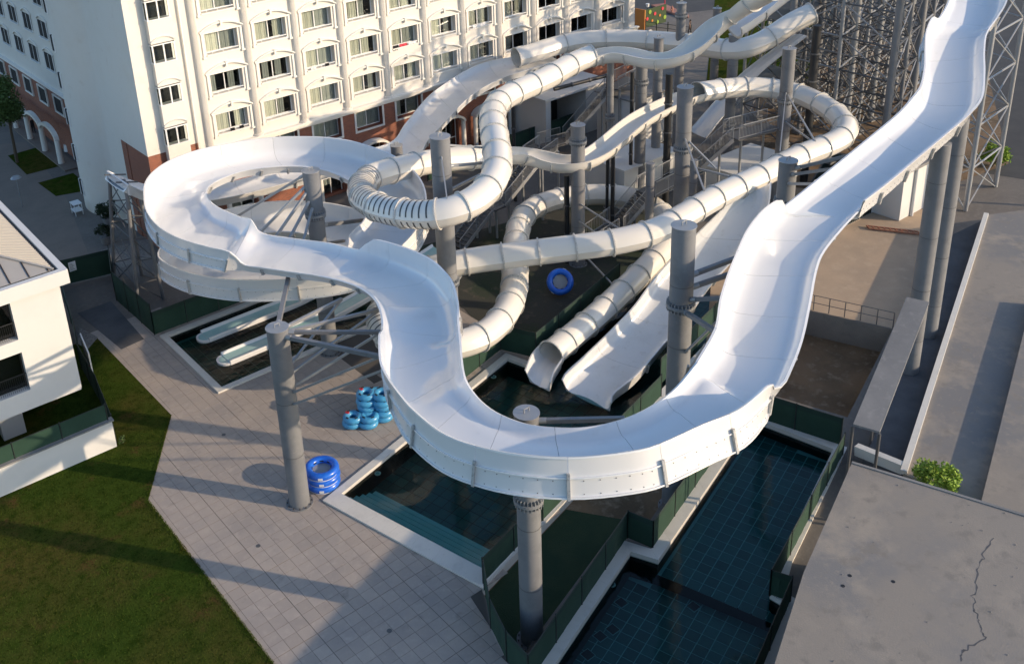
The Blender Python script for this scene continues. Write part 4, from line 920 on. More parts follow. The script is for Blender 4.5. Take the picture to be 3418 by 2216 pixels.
pillar(72.0, 55.0, 10.5, .7, 'short capped grey pillar near the people at the top', (), [])
pillar(47.2, 40.6, 7.4, .55, 'slim grey pillar below the rising part of the dipping slide', (), [], cap=False)
pillar(49.5, 39.0, 7.4, .5, 'slimmer twin pillar below the rising part of the dipping slide', (), [], cap=False)
# ------------------------------------------------------------------ steel lattice tower behind the raft slide
tw = thing('steel_tower', (78, 42, 0), 'tall grey steel lattice tower of posts and crossed braces at the upper right', 'tower')
leg = {}
for i in range(7):
    for j in range(4):
        x, y = 70.4 + i * 3.6 + j * .5, 38.0 + i * 1.0 + j * 4.6
        leg[(i, j)] = (x, y)
        strut('tower_post', (x, y, 0), (x, y, 20), (.27 if (i + j) % 2 == 0 else .15) if j < 3 else .14, 'pillar_grey' if j % 2 == 0 else 'galv', tw, 12)
        MB().box(x - .4, x + .4, y - .4, y + .4, 0, .35).build('footing', 'concrete_grey', tw)
lv = [2.6, 5.2, 7.8, 10.4, 13.0, 15.6]; br = []
for (i, j), (x, y) in leg.items():
    for nb_ in ((i + 1, j), (i, j + 1)):
        if nb_ not in leg: continue
        x2, y2 = leg[nb_]
        for k, z in enumerate(lv):
            zl = z - 2.6; br.append(((x, y, z), (x2, y2, z), .07))
            br.append(((x, y, zl), (x2, y2, z), .05)); br.append(((x, y, z), (x2, y2, zl), .05))
br.sort(key=lambda q: (Vector(q[0]) - Vector((0, 0, 32.7))).length); fb = MB()
for n_, (p, q, r_) in enumerate(br):
    if n_ < 290: strut('beam' if r_ > .06 else 'brace', p, q, r_, 'galv_dark' if n_ % 3 else 'galv', tw, 6)
    else: fb.cyl(p, q, r_, 5, m=n_ % 2, cap=False)
fb.build('far_braces', ['galv_dark', 'pillar_grey'], tw)['kind'] = 'stuff'
for z in (5.2, 7.8, 10.4, 13.0):
    for i in range(6):
        if (i + int(z)) % 3 == 0: continue
        a, b, c, d = leg[(i, 2)], leg[(i + 1, 2)], leg[(i + 1, 3)], leg[(i, 3)]
        MB().prism([a, b, c, d], z + .1, z + .16).build('deck_plate', 'galv_dark', tw)
# second lattice frame to the right of the slide start
t2 = thing('side_tower', (73, 33, 0), 'slim grey steel lattice frame to the right of the raft slide start', 'tower')
pts = [(69.5, 31.0), (75.0, 31.6), (71.5, 35.0), (77.0, 35.6)]
for x, y in pts: strut('tower_post', (x, y, 0), (x, y, 24), .17, 'galv', t2, 12)
for a, b in ((0, 1), (1, 3), (0, 2), (2, 3)):
    for k in range(7):
        z = 3.2 * k; strut('brace', (*pts[a], z), (*pts[b], z + 3.2), .055, 'galv', t2, 6); strut('brace', (*pts[b], z), (*pts[a], z + 3.2), .055, 'galv', t2, 6); strut('beam', (*pts[a], z + 3.2), (*pts[b], z + 3.2), .07, 'galv', t2, 6)
# end tower carrying the climbing end of the open flume
et = thing('end_tower', (20, 61, 0), 'slim dark steel lattice trestle under the upturned flume end at the left', 'tower')
q4 = [((19.0, 63.9, 0), (19.5, 62.3, 8.1)), ((20.9, 63.6, 0), (20.4, 62.2, 7.8)), ((20.6, 59.2, 0), (20.4, 59.6, 7.6)), ((18.9, 59.4, 0), (19.6, 59.6, 8.0))]
for a, b in q4: strut('tower_leg', a, b, .13, 'pillar_grey', et, 10)
for i in range(4):
    a0, b0 = (Vector(v) for v in q4[i]); a1, b1 = (Vector(v) for v in q4[(i + 1) % 4])
    for k in range(5):
        u0, u1 = k / 5, (k + 1) / 5; strut('brace', a0.lerp(b0, u0), a1.lerp(b1, u1), .035, 'galv_dark', et, 6); strut('beam', a0.lerp(b0, u1), a1.lerp(b1, u1), .04, 'galv_dark', et, 6)
# ------------------------------------------------------------------ steel stairs
def stair(label, pts, width, side, rail_h=1.05, flat=()):
    """pts: polyline of the walking line; steps on sloping legs, gratings on flat ones"""
    t = thing('steel_stair', (pts[0][0], pts[0][1], 0), label, 'stairs')
    for i in range(len(pts) - 1):
        p, q = Vector(pts[i]), Vector(pts[i + 1]); d = q - p; h = Vector((d.x, d.y, 0)); L = h.length; h.normalize(); s = Vector((-h.y, h.x, 0)) * (width / 2)
        if abs(d.z) > .4:
            n = max(2, int(round(abs(d.z) / .19)))
            for k in range(n):
                u = (k + .5) / n; c = p.lerp(q, u); MB().prism([(c + s * .97 - h * .15)[:2], (c - s * .97 - h * .15)[:2], (c - s * .97 + h * .15)[:2], (c + s * .97 + h * .15)[:2]], c.z - .05, c.z).build('tread', 'galv_dark', t)
            for sg in (-1, 1): MB().bar(p + s * sg, q + s * sg, .06, .26).build('stringer', 'galv', t)
        else:
            MB().prism([(p + s)[:2], (p - s)[:2], (q - s)[:2], (q + s)[:2]], p.z - .12, p.z - .02).build('landing', 'galv_dark' if i not in flat else 'concrete_grey', t)
        for sg in (-1, 1):
            a, b = p + s * sg, q + s * sg; rl = MB(); up = Vector((0, 0, rail_h)); rl.bar(a + up, b + up, .05, .05)
            r_ = rl.build('handrail', 'galv', t); MB().bar(a + up * .12, b + up * .12, .03, .03).build('bottom_rail', 'galv', r_); n = max(2, int((b - a).length / .13)); bl = MB()
            for k in range(n + 1):
                c = a.lerp(b, k / n); bl.bar(c + up * .12, c + up, .016, .016)
            bl.build('balusters', 'galv', r_)['kind'] = 'stuff'
            for k in range(0, n + 1, max(1, n // max(1, int((b - a).length / 1.4)))):
                c = a.lerp(b, k / n); strut('post', c, c + up, .028, 'galv', r_, 6)
    for i in range(len(pts)):
        p = Vector(pts[i])
        if p.z > 1:
            for sg in (-.5, .5): strut('stair_post', (p.x + sg, p.y - sg, 0), (p.x + sg, p.y - sg, p.z - .1), .09, 'galv', t)
    return t
stair('grey steel stair in two flights beside the striped tube bend', [(39.0, 51.1, 0.15), (42.2, 51.2, 2.4), (43.4, 51.2, 2.4), (46.6, 51.1, 4.7), (49.0, 51.9, 4.7)], 1.5, 0)
stair('grey steel stair with a wide landing behind the long tube', [(43.722, 44.897, 0.1), (47.217, 43.746, 1.7), (48.03, 43.91, 1.7), (49.887, 43.257, 3.6), (55.683, 43.784, 3.6), (57.445, 42.158, 6.0), (61.364, 41.377, 6.0)], 1.6, 0)
stair('far grey steel stair dropping beside the dark doorway of the hotel', [(55.171, 59.332, 1.2), (57.511, 58.951, 1.2), (60.837, 56.807, 5.6), (64.228, 57.502, 5.6)], 1.3, 0)
# dark water pipes standing among the pillars
for i, (a, b, r_, lab) in enumerate([((53.525, 47.93, 0), (53.525, 47.93, 10.5), 0.14, 'black upright pipe left of the far double pillars'), ((54.135, 50.821, 0), (54.135, 50.821, 9.5), 0.16, 'black upright pipe beside the far stair'), ((54.17, 45.123, 0), (54.17, 45.123, 10.8), 0.26, 'thick black upright pipe under the dip of the wave slide'), ((47.967, 44.525, 0), (47.967, 44.525, 6.6), 0.14, 'black upright pipe under the middle of the dipping slide'), ((47.844, 44.917, 0), (47.844, 44.917, 6.4), 0.11, 'thin black upright pipe paired under the dipping slide'), ((43.691, 44.608, 0), (43.691, 44.608, 6.4), 0.17, 'black upright pipe below the lowest dip of the slide'), ((50.221, 52.521, 9.0), (54.772, 51.549, 9.2), 0.15, 'black level pipe hung below the tube start'), ((65.753, 41.434, 0), (65.753, 41.434, 12.5), 0.3, 'tall black upright pipe beside the end of the upper tube'), ((47.994, 54.623, 0), (47.994, 54.623, 8.0), 0.14, 'black upright pipe behind the descending tube bend')]):
    t = thing('water_pipe', (a[0], a[1], 0), lab, 'pipe'); strut('pipe', a, b, r_, 'black_steel', t, 12)
    k = int((Vector(b) - Vector(a)).length / 2.2)
    for j in range(1, k + 1):
        c = Vector(a).lerp(Vector(b), j / (k + 1)); d = (Vector(b) - Vector(a)).normalized() * .05; strut('collar', c - d, c + d, r_ * 1.22, 'galv_dark', t, 12)

# ------------------------------------------------------------------ villa at the left edge
villa = thing('villa', (2, 52, 0), 'white two-storey villa with pale metal roof at the left edge', 'house')
VY = 48.1
def xz_wall(name, m, x0, x1, z0, z1, hl, y0, y1, par): return wall_with_holes(name, m, x0, x1, z0, z1, hl, y0, y1, par)
vh = [(5.6, 9.02, 6.78, 8.88), (5.6, 9.02, 3.82, 6.05), (0, 3.4, 6.78, 8.88), (0, 3.4, 3.82, 6.05)]
xz_wall('front_wall', 'wall_white', -9, 11.53, 2.82, 9.05, vh, VY, VY + .5, villa)
MB().box(11.03, 11.52, VY + .5, VY + 17, 2.82, 9.05).build('side_wall', 'wall_white', villa)
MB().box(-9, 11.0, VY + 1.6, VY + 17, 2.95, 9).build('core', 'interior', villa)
MB().box(-9, 11.5, VY + .02, VY + 17, 2.70, 2.815).build('soffit', 'wall_white', villa)
MB().box(7.55, 8.75, VY + 2.3, VY + 3.0, 0, 2.7).build('porch_column', 'wall_white', villa)
MB().box(-9, 10.4, VY + 4.5, VY + 17, 0, 2.7).build('ground_storey', 'concrete_dark', villa)
for x0, x1, z0, z1 in vh:
    b = MB(); 
    for x in (x0, (x0 + x1) / 2 - .04, x1 - .08): b.box(x, x + .08, VY + .42, VY + .5, z0 + .02, z1 - .02)
    o = b.build('window', 'gutter_dark', villa); MB().box(x0 + .08, x1 - .08, VY + .46, VY + .465, z0 + .03, z1 - .03).build('pane', 'glass', o)
    b = MB(); b.bar((x0, VY + .12, z0 + .95), (x1, VY + .12, z0 + .95), .04, .05)
    k = 0
    while x0 + .1 * k < x1: b.bar((x0 + .1 * k, VY + .12, z0 + .05), (x0 + .1 * k, VY + .12, z0 + .95), .015, .015); k += 1
    b.build('balcony_rail', 'black_steel', o)
    link('curtain', CUR[1], o, Matrix.Translation(Vector((x0 + .1, VY + .8, z0 + .1)) - Vector(villa.location)))
# roof: eaves box, hip faces with standing seams
ex0, ex1, ey0, ey1 = -9.6, 12.0, 47.75, 66.5; zt = 9.82
b = MB(); b.box(ex0, ex1, ey0, ey0 + .35, 9.05, zt); b.box(ex1 - .35, ex1, ey0 + .35, ey1, 9.05, zt); b.box(ex0, ex1 - .35, ey0 + .35, ey1, 9.052, 9.2); b.build('eaves', 'wall_white', villa)
MB().box(ex0 + .4, ex1 - .36, ey0 + .36, ey0 + .55, 9.2, zt - .1).build('gutter', 'gutter_dark', villa); MB().box(ex1 - .55, ex1 - .36, ey0 + .55, ey1, 9.2, zt - .1).build('gutter', 'gutter_dark', villa)
sl_ = .36; rx1, ry0 = ex1 - .55, ey0 + .55; dep = 7.2
roof = MB().add([(ex0, ry0, zt - .05), (rx1, ry0, zt - .05), (rx1 - dep, ry0 + dep, zt - .05 + dep * sl_), (ex0, ry0 + dep, zt - .05 + dep * sl_), (rx1, ey1, zt - .05), (rx1 - dep, ey1, zt - .05 + dep * sl_)], [(0, 1, 2, 3), (1, 4, 5, 2)]).build('roof', 'roof_metal', villa)
x = rx1 - .25
while x > -6:                                       # front face panels, each with a raised seam
    d0, d1 = min(dep, rx1 - x), min(dep, rx1 - x + .0)
    xa = x - .93; da = min(dep, rx1 - xa)
    z0_ = zt - .04
    MB().add([(xa + .02, ry0, z0_), (x - .02, ry0, z0_), (x - .02, ry0 + d0, z0_ + d0 * sl_), (xa + .02, ry0 + da, z0_ + da * sl_)], [(0, 1, 2, 3)]).build('roof_panel', 'roof_metal', roof)
    MB().bar((x, ry0, z0_ + .03), (x, ry0 + d0, z0_ + .03 + d0 * sl_), .035, .07).build('seam', 'gutter_dark', roof); x -= .95
y = ry0 + .3
while y < ey1:                                      # fine ribs on the right face
    d0 = min(dep, y - ry0); MB().bar((rx1, y, zt - .03), (rx1 - d0, y, zt - .03 + d0 * sl_), .13, .07).build('rib', 'roof_cream', roof); y += .26
MB().bar((rx1, ry0, zt), (rx1 - dep, ry0 + dep, zt + dep * sl_), .12, .07).build('hip_cap', 'roof_metal', roof)
# garden wall and green screens round the villa
gw = thing('garden_wall', (6, 45.85, 0), 'low white garden wall in front of the villa', 'wall')
MB().box(-12, 12.1, 45.85, 46.1, -.1, 1.62).build('wall_body', 'wall_white', gw); MB().box(-12, 12.2, 45.78, 46.17, 1.62, 1.70).build('wall_cap', 'concrete_grey', gw)
def fence(label, pts, h, z0=0.0, sp=2.4, band=.28, post=.035, lean=0):
    t = thing('screen_fence', (pts[0][0], pts[0][1], z0), label, 'fence', 'green mesh screen fences')
    for i in range(len(pts) - 1):
        p, q = Vector((*pts[i][:2], z0)), Vector((*pts[i + 1][:2], z0)); n = max(1, int(round((q - p).length / sp)))
        for k in range(n):
            a, b = p.lerp(q, k / n), p.lerp(q, (k + 1) / n); s = (b - a).normalized(); nr = Vector((-s.y, s.x, 0)); mbp = MB(); rows = []
            N = 7
            for c in range(N + 1):
                u = c / N; w_ = math.sin(u * math.pi) * random.uniform(-.05, .05); o = a.lerp(b, u); sag = -.025 * math.sin(u * math.pi)
                rows.append([o + nr * (w_ * f_) + Vector((0, 0, zz)) for f_, zz in ((.2, .03), (1, h * .33), (1, h * .66), (.3, h - band), (.1, h + sag))])
            mbp.loft(rows, closed=False)
            for f_ in range(len(mbp.f)):
                if f_ % 4 == 3: mbp.mi[f_] = 1
            mbp.build('mesh_panel', ['mesh_green', 'mesh_band'], t, smooth=True)
            strut('post', a, a + Vector((0, 0, h + .05)), post, 'post_dark', t)
            strut('rail', a + Vector((0, 0, h)), b + Vector((0, 0, h)), .018, 'post_dark', t, 6)
        strut('post', q, q + Vector((0, 0, h + .05)), post, 'post_dark', t)
    return t
fence('green screen on top of the white garden wall before the villa', [(-12, 45.98), (11.95, 45.98)], .95, 1.70, band=.05)
fence('green screen along the right side of the villa garden', [(12.2, 46.2), (12.9, 50.4), (13.3, 54.5), (14.1, 57.5), (15.3, 63.3), (15.9, 66.0)], 1.8)
fence('green screen gate across the shaded yard with a small white notice', [(15.9, 66.0), (19.4, 65.2)], 1.9)
fence('dark green screen enclosing the foot of the end trestle', [(19.4, 65.2), (18.1, 61.2), (18.25, 55.2)], 2.2)
fence('dark green screen along the far rim of the small pool', [(18.25, 55.2), (34.0, 55.2)], 1.6)
fence('green screen on the far edge of the splash pool steps', [mp(.2, 9.25), mp(16.5, 9.25)], 1.35, .08)
fence('short green screen at the near end of the sunken strip', [mp(.0, 9.45), (19.361, 24.221), (18.796, 22.621), (18.676, 21.268)], 1.55)
fence('long green screen beside the dark tiled lower pool', [(18.676, 21.268), (27.244, 24.169)], 1.5)
fence('green screen stepping out between the sunken strip and the tiled pool', [(27.244, 24.169), (27.585, 23.018), (36.519, 25.732)], 1.5)
fence('green screen between the tiled pool and the dry brown basin', [(38.519, 26.064), (39.742, 21.831)], 1.6)
fence('green screen along the right side of the tiled pool', [(39.138, 21.311), (29.139, 18.24)], 1.35)
fence('green screen return at the notch of the tiled pool', [(29.139, 18.24), (29.457, 17.5), (24.148, 15.623)], 1.35)
fence('dark green screen behind the splash pool under the tubes', [mp(9.3, -.5), mp(15.6, -.5), mp(16.0, 1.7), mp(26, 1.6)], 1.7)
fence('dark green screen at the foot of the hotel by the doors', [(45.5, 62.6), (66, 62.6)], 1.6)
fence('green screen beside the wide chute exit', [mp(17.5, 8.7), mp(29, 8.7)], 1.7)
nb = thing('notice', (16.9, 65.75, 1.2), 'small white notice on the green yard gate', 'sign'); MB().box(16.6, 17.1, 65.60, 65.62, 1.0, 1.7).build('board', 'paint_white', nb)
b = MB()
for k in range(6): b.box(16.66, 17.0 - (k % 3) * .06, 65.594, 65.598, 1.1 + k * .09, 1.13 + k * .09)
b.build('print', 'concrete_grey', nb)
bd = thing('white_board', (13.5, 54.2, 0), 'white panel with a red mark leaning on the garden screen', 'board')
MB().prism([(13.45, 53.0), (13.53, 53.0), (13.95, 55.6), (13.87, 55.6)], .35, 1.75).build('panel', 'paint_white', bd); MB().box(13.38, 13.43, 53.0, 53.5, .5, .9).build('mark', 'cloth_red', bd)
for yy in (53.1, 55.4): strut('leg', (13.75 if yy > 54 else 13.5, yy, 0), (13.75 if yy > 54 else 13.5, yy, .4), .03, 'galv', bd)

# ------------------------------------------------------------------ low buildings at the right
rb = thing('flat_roof_building', (45, 18, 0), 'long low grey concrete building with flat roof at the right', 'building')
A4 = [(66.828, 28.422), (38.389, 17.995), (38.469, 14.274), (57.99, 17.038), (73.239, 25.064)]
MB().prism(A4, 0, 1.4).build('body', 'concrete', rb)
p, q = Vector((*A4[0], 1.45)), Vector((*A4[1], 1.45)); MB().bar(p, q, .28, .22).build('roof_edge', 'coping', rb)
B4 = [(57.117, 21.128), (38.409, 14.672), (38.962, 12.37), (55.904, 15.519)]
rb2 = thing('upper_roof_block', (*B4[1], 0), 'pale raised concrete block on the right edge above the flat roof', 'building'); MB().prism(B4, 1.3, 1.9).build('body', 'concrete', rb2)
C4 = [(32.475, 17.265), (34.654, 10.888), (27.44, 5.866), (19.177, 12.244), (22.003, 13.383), (26.015, 15.058)]
rc_ = thing('near_roof', (*C4[0], 0), 'big rough sunlit concrete roof slab in the lower right corner', 'building'); MB().prism(C4, 0, 5.5).build('slab', 'concrete', rc_)
for x, y in ((27.926, 12.908), (26.481, 13.868), (27.074, 13.984)): MB().cyl((x, y, 5.49), (x, y, 5.506), .07, 10).build('drain_hole', 'rubber', rc_)
gr = random.Random(9); deb = MB()
for _ in range(60):
    u, v = gr.random(), gr.random(); p = Vector(C4[0]).lerp(Vector(C4[1]), u).lerp(Vector(C4[4]).lerp(Vector(C4[2]), u), v); h_ = gr.uniform(.008, .03); deb.cyl((p.x, p.y, 5.5), (p.x + h_, p.y, 5.5 + h_), h_, 5, h_ * .5)
deb.build('debris', 'concrete_grey', rc_)['kind'] = 'stuff'
e0, e1 = Vector((*C4[0], 5.4)), Vector((*C4[1], 5.4)); MB().bar(e0, e1, .12, .28).build('edge', 'concrete_grey', rc_)
cr = [(32.376, 11.805, 5.504), (31.534, 11.687, 5.504), (30.844, 11.466, 5.504), (30.209, 11.221, 5.504), (29.417, 10.966, 5.504), (28.91, 10.663, 5.504), (28.469, 10.326, 5.504), (28.12, 10.083, 5.504), (27.974, 9.831, 5.504), (27.218, 9.944, 5.504), (26.696, 9.946, 5.504), (26.348, 9.811, 5.504)]
b = MB(); rr_ = random.Random(2); fine = []
for i in range(len(cr) - 1):
    for k in range(5): fine.append(Vector(cr[i]).lerp(Vector(cr[i + 1]), k / 5) + Vector((rr_.gauss(0, .035), rr_.gauss(0, .035), 0)))
wl = [abs(rr_.gauss(.012, .010)) + .004 for _ in fine]
for i in range(len(fine) - 1):
    p, q = fine[i], fine[i + 1]; s = (q - p).normalized(); nr = Vector((-s.y, s.x, 0)); b.add([p - nr * wl[i], q - nr * wl[i + 1], q + nr * wl[i + 1], p + nr * wl[i]], [(0, 1, 2, 3)])
b.build('crack', 'concrete_dark', rc_)
cp = thing('lane_canopy', (42.263, 21.254, 0.0), 'narrow grey sheet canopy sloping along the shaded lane at the right', 'canopy')
c4 = [Vector((44.711, 22.05, 6.3)), Vector((45.02, 21.073, 6.3)), Vector((35.463, 17.827, 5.2)), Vector((35.129, 18.826, 5.2))]
MB().add([*c4, *[v - Vector((0, 0, .10)) for v in c4]], [(0, 1, 2, 3)[::-1], (4, 5, 6, 7), (0, 1, 5, 4), (1, 2, 6, 5), (2, 3, 7, 6), (3, 0, 4, 7)]).build('sheet', 'concrete_grey', cp)
for v in (c4[2], c4[3], c4[0].lerp(c4[3], .5)): strut('post', (v.x, v.y, 0), (v.x, v.y, v.z - .1), .07, 'galv_dark', cp)
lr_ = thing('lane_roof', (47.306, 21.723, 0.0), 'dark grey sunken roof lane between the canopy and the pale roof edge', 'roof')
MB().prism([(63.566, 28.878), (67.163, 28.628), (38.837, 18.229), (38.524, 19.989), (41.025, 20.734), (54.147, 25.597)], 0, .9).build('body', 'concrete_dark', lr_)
ls = thing('lane_wall', (39.98, 21.227, 0.0), 'low pale wall across the near end of the shaded lane', 'wall'); p, q = Vector((38.746, 20.462, 1.0)), Vector((38.826, 18.259, 1.2)); MB().bar(p + Vector((0, 0, .1)), q + Vector((0, 0, .1)), .35, .5).build('wall_body', 'coping', ls)
wb = thing('white_plant_house', (70, 36, 0), 'white plant building with dark louvred gates under the raft slide', 'building')
MB().box(64.8, 71.5, 33.2, 37.5, 0, 3.6).build('wall', 'wall_white', wb); MB().box(64.6, 71.7, 33.0, 37.7, 3.6, 3.8).build('roof', 'concrete_grey', wb)
MB().box(60.6, 64.79, 35.2, 37.4, 0, 3.1).build('wing_wall', 'wall_white', wb)
for k in range(16): MB().box(61.2 + k * .21, 61.32 + k * .21, 35.1, 35.19, .1, 2.5).build('louvre', 'post_dark', wb)
for x in (66.2, 68.3, 70.4): strut('down_pipe', (x, 33.1, 0), (x, 33.1, 3.6), .12, 'wall_white', wb, 10)
ph = thing('pump_house', (55, 51, 0), 'plain white pump house behind the tall pillars', 'building'); MB().box(52.5, 58.2, 47.6, 52.5, 0, 3.2).build('wall', 'wall_white', ph); MB().box(52.3, 58.4, 47.4, 52.7, 3.2, 3.35).build('roof', 'wall_white', ph)
ph = thing('pump_house', (63, 47, 0), 'plain white pump house inside the far tube loop', 'building'); MB().box(58.6, 64.2, 41.5, 45.2, 0, 2.6).build('wall', 'wall_white', ph); MB().box(58.4, 64.4, 41.3, 45.4, 2.6, 2.72).build('roof', 'wall_white', ph)
ph = thing('pump_house', (50, 60, 0), 'white kiosk with a dark opening below the tube mouth', 'building')
MB().box(57.5, 58.1, 61.2, 65.2, 0, 4.2).build('wall', 'wall_white', ph); MB().box(62.4, 65.2, 61.2, 65.2, 0, 4.2).build('wall', 'wall_white', ph); MB().box(57.3, 65.4, 61.0, 65.3, 4.2, 4.4).build('roof', 'wall_white', ph); MB().box(58.1, 62.4, 64.9, 65.2, 0, 4.2).build('dark_opening', 'interior', ph)
ph = thing('pump_house', (66, 56, 0), 'tall white service block below the rising wave slide', 'building'); MB().box(61.5, 68.0, 55.0, 59.0, 0, 4.6).build('wall', 'wall_white', ph); MB().box(61.3, 68.2, 54.8, 59.2, 4.6, 4.75).build('roof', 'concrete_grey', ph)
sheet('pond', [[(64.5, 40.5), (67, 36.6), (74.5, 38.6), (73, 44)]], -.012, 'concrete_dark'); sheet('water', [[(64.8, 40.5), (67.1, 36.9), (74.2, 38.8), (72.8, 43.7)]], .01, 'water_ripple')
# railing on the terrace above the dry basin
rl = thing('basin_railing', (*BAS[3], 0), 'thin dark railing along the terrace edge above the dry basin', 'railing'); p, q = Vector((*BAS[3], 0)), Vector((*BAS[2], 0)); p = p + Vector((.12, .05, 0)); q = q + Vector((.12, .05, 0))
for k in range(7): c = p.lerp(q, k / 6); strut('post', c, c + Vector((0, 0, 1.0)), .03, 'galv_dark', rl)
for z in (.5, 1.0): strut('rail', p + Vector((0, 0, z)), q + Vector((0, 0, z)), .022, 'galv_dark', rl)
# ladder-like rack lying on the terrace
ld = thing('rusty_rack', (62.985, 32.453, 0.0), 'rusty ladder-like metal rack lying on the sunlit terrace', 'rack'); p, q = Vector((62.129, 33.844, 0.1)), Vector((63.685, 31.03, 0.1)); nr = Vector((.25, .35, 0))
for s in (0, 1): strut('side_rail', p + nr * s, q + nr * s, .06, 'terracotta', ld)
for k in range(10): c = p.lerp(q, k / 9); strut('rung', c, c + nr, .05, 'terracotta', ld)

# ------------------------------------------------------------------ inflatable tubes
def torus(cx, cy, z, Ro, r, n=40, m=14, sx=1.0):
    rings = []
    for i in range(n):
        a = 2 * math.pi * i / n; rings.append([(cx + math.cos(a) * (Ro + r * math.cos(b_)) * sx, cy + math.sin(a) * (Ro + r * math.cos(b_)), z + r * math.sin(b_)) for b_ in [2 * math.pi * k / m for k in range(m)]])
    return rings + [rings[0]]
def raft_ring(x, y, z, label, Rr=.66, r=.2, group='stacked blue rafts'):
    t = thing('round_raft', (x, y, z), label, 'raft', group); MB().loft(torus(x, y, z, Rr, r), caps=False).build('ring', 'raft_blue', t, smooth=True)
    MB().loft(torus(x, y, z - r * .92, Rr + r * .42, .035, 40, 8), caps=False).build('seam', 'raft_white', t, smooth=True)
    MB().cyl((x, y, z - .12), (x, y, z - .08), Rr - r * .3, 32).build('floor', 'raft_floor', t)
    for k in range(8):
        a = 2 * math.pi * k / 8 + .2; c, s = math.cos(a), math.sin(a); MB().bar((x + c * (Rr - r * .93) - s * .09, y + s * (Rr - r * .93) + c * .09, z + .06), (x + c * (Rr - r * .93) + s * .09, y + s * (Rr - r * .93) - c * .09, z + .06), .06, .05).build('handle', 'rubber', t)
    for a in (-2.2, 1.2):
        c, s = math.cos(a), math.sin(a); MB().bar((x + c * (Rr + r * .99) - s * .11, y + s * (Rr + r * .99) + c * .11, z), (x + c * (Rr + r * .99) + s * .11, y + s * (Rr + r * .99) - c * .11, z), .03, .11).build('badge', 'raft_white', t)
    return t
for k, lab in enumerate(('bottom blue round raft of the stack beside the front left pillar', 'middle blue round raft of the stack beside the front left pillar', 'top blue round raft of the stack beside the front left pillar, its floor showing')):
    raft_ring(18.86 + .03 * (k % 2), 36.15, .2 + .37 * k, lab)
lr = raft_ring(0, 0, 0, 'blue round raft tilted against the rail by the dark screen', group='loose raft'); lr.location = (40.296, 41.782, 0.9); lr.rotation_euler = Vector((-.55, -.66, .52)).to_track_quat('Z', 'Y').to_euler()
def double_tube(x, y, z, ang, label, group='light blue double tubes', flower=True):
    t = thing('double_tube', (0, 0, 0), label, 'inner tube', group); b = MB(); b.loft(torus(-.36, 0, 0, .30, .155, 28, 12), caps=False); b.loft(torus(.36, 0, 0, .30, .155, 28, 12), caps=False); b.build('body', 'tube_cyan', t, smooth=True)
    for hx in (-.36, .36):
        for a in (.9, 2.2, 4.0, 5.3):
            c, s = math.cos(a), math.sin(a); MB().bar((hx + c * .33 - s * .07, s * .33 + c * .07, .155), (hx + c * .33 + s * .07, s * .33 - c * .07, .155), .05, .04).build('handle', 'rubber', t)
    if flower:
        f = MB()
        for k in range(5):
            a = 2 * math.pi * k / 5; f.cyl((-.60 + math.cos(a) * .055, .17 + math.sin(a) * .055, .13), (-.60 + math.cos(a) * .055, .17 + math.sin(a) * .055, .165), .045, 8)
        f.build('flower_print', 'flower_red', t)
    t.location = (x, y, z * 1.2); t.rotation_euler = (0, 0, ang); t.scale = (1.2, 1.2, 1.2); return t
X, Y, _ = (22.864, 38.854, 0.0)
for k, lab in enumerate(('lower light blue double tube of the low pile nearest the deck', 'upper light blue double tube of the low pile nearest the deck')): double_tube(X + .06 * k, Y - .03 * k, .155 + .27 * k, -.75 + .1 * k, lab)
X, Y, _ = (23.83, 38.805, 0.0)
for k, lab in enumerate(('lowest light blue double tube of the tall pile', 'second light blue double tube from the bottom of the tall pile', 'middle light blue double tube of the tall pile', 'second light blue double tube from the top of the tall pile', 'topmost light blue double tube of the tall pile')): double_tube(X + random.uniform(-.04, .04), Y + random.uniform(-.04, .04), .155 + .27 * k, -.75 + random.uniform(-.1, .1), lab)
X, Y, _ = (24.851, 39.292, 0.0)
for k, lab in enumerate(('bottom light blue double tube of the pile behind, half hidden by the slide', 'middle light blue double tube of the pile behind, half hidden by the slide', 'top light blue double tube of the pile behind, half hidden by the slide')): double_tube(X, Y + .03 * k, .155 + .27 * k, -.6, lab)

# ------------------------------------------------------------------ plants
def crown(mb, c, rad, n, size, seed, blobs=9, flat=.8):
    g = random.Random(seed); cs = []
    for _ in range(blobs):
        while True:
            p = Vector((g.uniform(-1, 1), g.uniform(-1, 1), g.uniform(-1, 1)))
            if p.length < 1: break
        cs.append((Vector(c) + Vector((p.x * rad * .7, p.y * rad * .7, p.z * rad * flat * .75)), rad * g.uniform(.28, .5)))
    for _ in range(n):
        bc, br = g.choice(cs); d = Vector((g.gauss(0, 1), g.gauss(0, 1), g.gauss(0, 1))).normalized(); p = bc + d * br * (g.random() ** .35) * g.uniform(.75, 1.12)
        u = Vector((g.gauss(0, 1), g.gauss(0, 1), g.gauss(0, .6))).normalized(); v = u.cross(Vector((g.gauss(0, 1), g.gauss(0, 1), g.gauss(0, 1)))).normalized(); s = size * g.uniform(.6, 1.3)
        mb.add([p - u * s, p + v * s * .45, p + u * s, p - v * s * .45], [(0, 1, 2, 3)])
